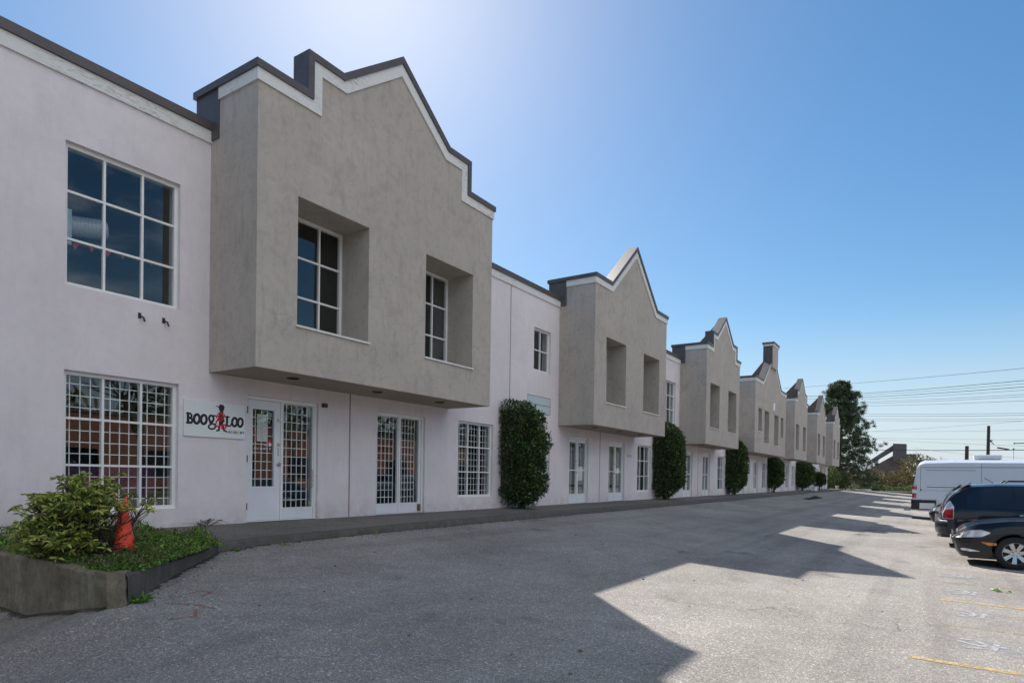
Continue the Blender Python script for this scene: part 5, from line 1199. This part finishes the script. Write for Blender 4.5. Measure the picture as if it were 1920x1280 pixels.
# bare trees behind the van
def bare(x, y, h, lab, seed, z0=.8, spread=.5):
    random.seed(seed); T = thing('bare_tree', lab, 'tree', (x, y, z0), 'leafless trees beyond the lot'); m_ = MB()
    def br(p, d, L_, r_, dep):
        q = p+d*L_; m_.tube([p, p.lerp(q, .5)+Vector((random.gauss(0, .05*L_), random.gauss(0, .05*L_), 0)), q], [r_, r_*.8, r_*.6], 4, cap=False)
        if dep == 0: return
        for i in range(3 if dep > 2 else 3):
            nd = (d+Vector((random.gauss(0, spread), random.gauss(0, spread), random.gauss(.12, .25)))).normalized(); br(q, nd, L_*random.uniform(.6, .82), r_*.62, dep-1)
    br(Vector((x, y, z0-1.2)), Vector((0, 0, 1)), h*.32, h*.022, 5); m_.build('branches', M['twig'], T)
bare(128, -6.5, 6.2, 'bare branching tree rising just left of the van roof', 2); bare(128, -12.0, 5.2, 'smaller bare tree seen over the middle of the van roof', 4); bare(130, -17.0, 5.4, 'bare tree behind the shorter utility pole', 6); bare(126, -9.3, 4.2, 'thin bare sapling above the rear of the van', 8)
# utility poles and wires
def pole(x, y, zt, lab, r_=.16, arm=False):
    T = thing('utility_pole', lab, 'pole', (x, y, -.8)); m_ = MB(); m_.tube([(x, y, -1), (x, y, zt)], [r_*1.25, r_], 12); m_.build('post', M['tarn_wood'], T)
    m_ = MB(); m_.tube([(x, y-.15, zt-1.9), (x, y-.6, zt-2.35)], .05, 6); m_.box(x-.05, x+.05, y-.42, y-.12, zt-1.95, zt-1.8); m_.build('bracket', M['wire'], T)
    if arm: m_ = MB(); m_.tube([(x, y-.9, zt-2.75), (x, y-2.1, zt-3.0)], .09, 8); m_.build('splice_case', M['black'], T)
pole(100, -15.82, 8.12, 'tall dark wooden utility pole behind the van', .17, True); pole(100, -13.64, 5.62, 'short cut-off wooden pole behind the van', .2)
T = thing('wire_bracket_arm', 'horizontal trolley wire arm above the right end of the van', 'wire arm', (100, -18.6, 5.8)); m_ = MB(); m_.tube([(100, -18.45, 5.87), (100, -23, 5.93)], .06, 6); m_.lathe([(0, -.09), (.1, -.05), (.1, .05), (0, .09)], (100, -18.4, 5.87), 'y', 10); m_.lathe([(0, -.09), (.1, -.05), (.1, .05), (0, .09)], (100, -18.35, 5.2), 'z', 10); m_.tube([(100, -18.35, 5.2), (100, -18.4, 3)], .02, 5); m_.build('arm', M['black'], T)
cat_w = MB()
def pix(x, y, X):                                   # image point -> place on the plane at X (the wires' street)
    d = fw+r2*((x-960)/F_PX)+u2*((906.42-y)/F_PX); t = (X-CAM.x)/d.x; return CAM+d*t
WL = [((1510, 727), (1920, 688), .035), ((1585, 741), (1920, 711), .05), ((1585, 744), (1920, 717), .03), ((1585, 748), (1920, 723), .05), ((1585, 752), (1920, 729), .03), ((1590, 756), (1920, 737), .03), ((1590, 759), (1920, 741), .03), ((1590, 763), (1920, 749), .03),
      ((1600, 777), (1920, 772), .03), ((1600, 781), (1920, 776), .035), ((1600, 786), (1920, 783), .025), ((1600, 789), (1920, 787), .025), ((1600, 812), (1920, 787), .02), ((1600, 810), (1920, 804), .02), ((1600, 821), (1920, 822), .02), ((1600, 822), (1920, 834), .02), ((1600, 844), (1920, 841), .07), ((1760, 848), (1920, 856), .02)]
for i, (a, b, r_) in enumerate(WL):
    X1, X2 = 140, 100
    A = pix(a[0], a[1], X1); Bq = pix(b[0], b[1], X2); d = (Bq-A); A2 = A-d*.5; B2 = Bq+d*1.2
    pts = [A2.lerp(B2, t)-Vector((0, 0, .9*4*(t)*(1-t)-.75)) for t in np.linspace(0, 1, 22)]
    T = MB(); T.tube(pts, r_*.62, 4); o = T.build('overhead_wire', M['wire'])
    ordn = ['uppermost', 'second', 'third', 'fourth', 'fifth', 'sixth', 'seventh', 'eighth', 'ninth', 'tenth', 'eleventh', 'twelfth', 'thirteenth', 'fourteenth', 'fifteenth', 'sixteenth', 'seventeenth', 'lowest'][i]
    look = {0: 'rising alone above the pine', 1: 'first of the dense upper bundle', 3: 'thickest of the dense upper bundle', 7: 'lowest of the dense upper bundle', 8: 'first of the level middle group', 16: 'thick dark cable just above the van', 17: 'sagging behind the roof vent'}.get(i, 'crossing the sky beside the pine')
    tag(o, ordn+' overhead wire counted from the top, '+look, 'wire', 'overhead wires crossing the sky')
# distant conveyor works
T = thing('industrial_works', 'distant brown conveyor shed with a square head tower beyond the thicket', 'industrial building', (300, 3, 0)); 
m_ = MB(); m_.prism_y([(0, 0)]*3, 0, 0) if False else None
def slab_yz(m_, poly, x0, x1):
    n = len(poly); m_.add([(x0, y, z) for y, z in poly]+[(x1, y, z) for y, z in poly], [tuple(range(n)), tuple(range(2*n-1, n-1, -1))]+[(i, (i+1) % n, (i+1) % n+n, i+n) for i in range(n)])
m_ = MB(); slab_yz(m_, [(3.3, 16.2), (-1.2, 16.0), (-1.2, 9), (3.3, 9)], 296, 304); m_.build('head_tower', M['farmetal'], T)
m_ = MB(); slab_yz(m_, [(3.3, 15.6), (12.5, 8.6), (12.5, 7.2), (3.3, 13.6)], 297, 303); m_.build('conveyor', M['farmetal'], T)
m_ = MB(); slab_yz(m_, [(3.0, 11.6), (14.5, 4.2), (16, -1), (-1, -1), (-.8, 10.4), (0, 11.6)], 298, 304); m_.build('shed', M['farbrown'], T)
m_ = MB(); slab_yz(m_, [(-1.2, 12.0), (-4.6, 12.0), (-4.8, 9.4), (-1.2, 9.4)], 297, 303); slab_yz(m_, [(-3.3, 9.4), (-3.6, 9.4), (-3.6, -1), (-3.3, -1)], 299, 300); slab_yz(m_, [(-1.9, 9.4), (-2.2, 9.4), (-2.2, -1), (-1.9, -1)], 299, 300); slab_yz(m_, [(-4.5, 13.2), (-4.6, 13.2), (-4.6, 12), (-4.5, 12)], 299, 299.2)
m_.build('discharge_house', M['farmetal'], T)
# far hedge of the street behind: houses/brick building opposite (lit, seen in the window reflections)
T = thing('brick_building', 'long low orange brick building facing the lot from across the street', 'building', (45, -46, -.85))
hb = [(14+i*7.2, 17.4+i*7.2, .3, 2.6) for i in range(9)]
m_ = MB(); wall_grid(m_, 11, 78, -.9, 5.4, hb, -46.0-.0, -.3); m_.box(11, 78, -60, -46.31, 5.1, 5.3); m_.build('wall', M['brick'], T)
m_ = MB(); m_.box(10.9, 78.1, -46.4, -45.9, 5.4, 5.6); m_.build('coping', M['coping'], T)
for a, b, c, d in hb:
    m_ = MB(); m_.box(a, b, -46.25, -46.2, c, d); m_.build('window', M['carglass'], T)
T = thing('grey_building', 'plain grey block building next to the orange brick one', 'building', (-12, -46, -.85)); m_ = MB()
hb = [(-28+i*6., -25+i*6., 1.6, 3.2) for i in range(6)]; wall_grid(m_, -32, 10.5, -.9, 6.2, hb, -46.0, -.3); m_.box(-32, 10.5, -60, -46.31, 5.9, 6.1); m_.build('wall', M['greyblock'], T)
for a, b, c, d in hb:
    m_ = MB(); m_.box(a, b, -46.25, -46.2, c, d); m_.build('window', M['carglass'], T)
m_ = MB(); m_.grid([[(x, y, gz(x, y)+.05) for y in (-40, -36, -32)] for x in np.linspace(-40, 95, 20)]); struct(m_.build('grass_verge', M['grass']))
for i, x in enumerate((6, 22, 34, 52, 70)):
    bare(x, -34, 10+i % 3, ['bare street tree facing the grey building', 'bare street tree before the left end of the brick building', 'bare street tree before the brick facade', 'tall bare street tree before the brick facade', 'bare street tree at the right end of the brick building'][i], 20+i, -.85+1.2, .42)
for i in range(3):
    z = 7.2+i*.5; m_ = MB(); m_.tube([(-40, -30, z), (10, -30, z-.7), (60, -30, z), (110, -30, z-.7)], .03, 4)
    tag(m_.build('overhead_wire', M['wire']), ['lowest', 'middle', 'highest'][i]+' roadside wire reflected in the upstairs windows', 'wire', 'roadside wires across the street')
T = thing('warehouse', 'long pale warehouse beyond the right end of the brick building', 'building', (120, -46, -.85)); m_ = MB()
hb = [(84+i*9., 89+i*9., -.5, 3.2) for i in range(12)]; wall_grid(m_, 80, 200, -.9, 6.6, hb, -48.0, -.3); m_.box(80, 200, -60, -48.31, 6.3, 6.5); m_.build('wall', M['greyblock'], T)
for a, b, c, d in hb:
    m_ = MB(); m_.box(a, b, -48.25, -48.2, c, d); m_.build('roller_door', M['white_sign'], T)
scatter_brush('distant_treeline', -160, 330, -92, -74, lambda a, b: 11+3*math.sin(a*.13)+2*math.sin(a*.41), 26000, 2.2, M['brush'])
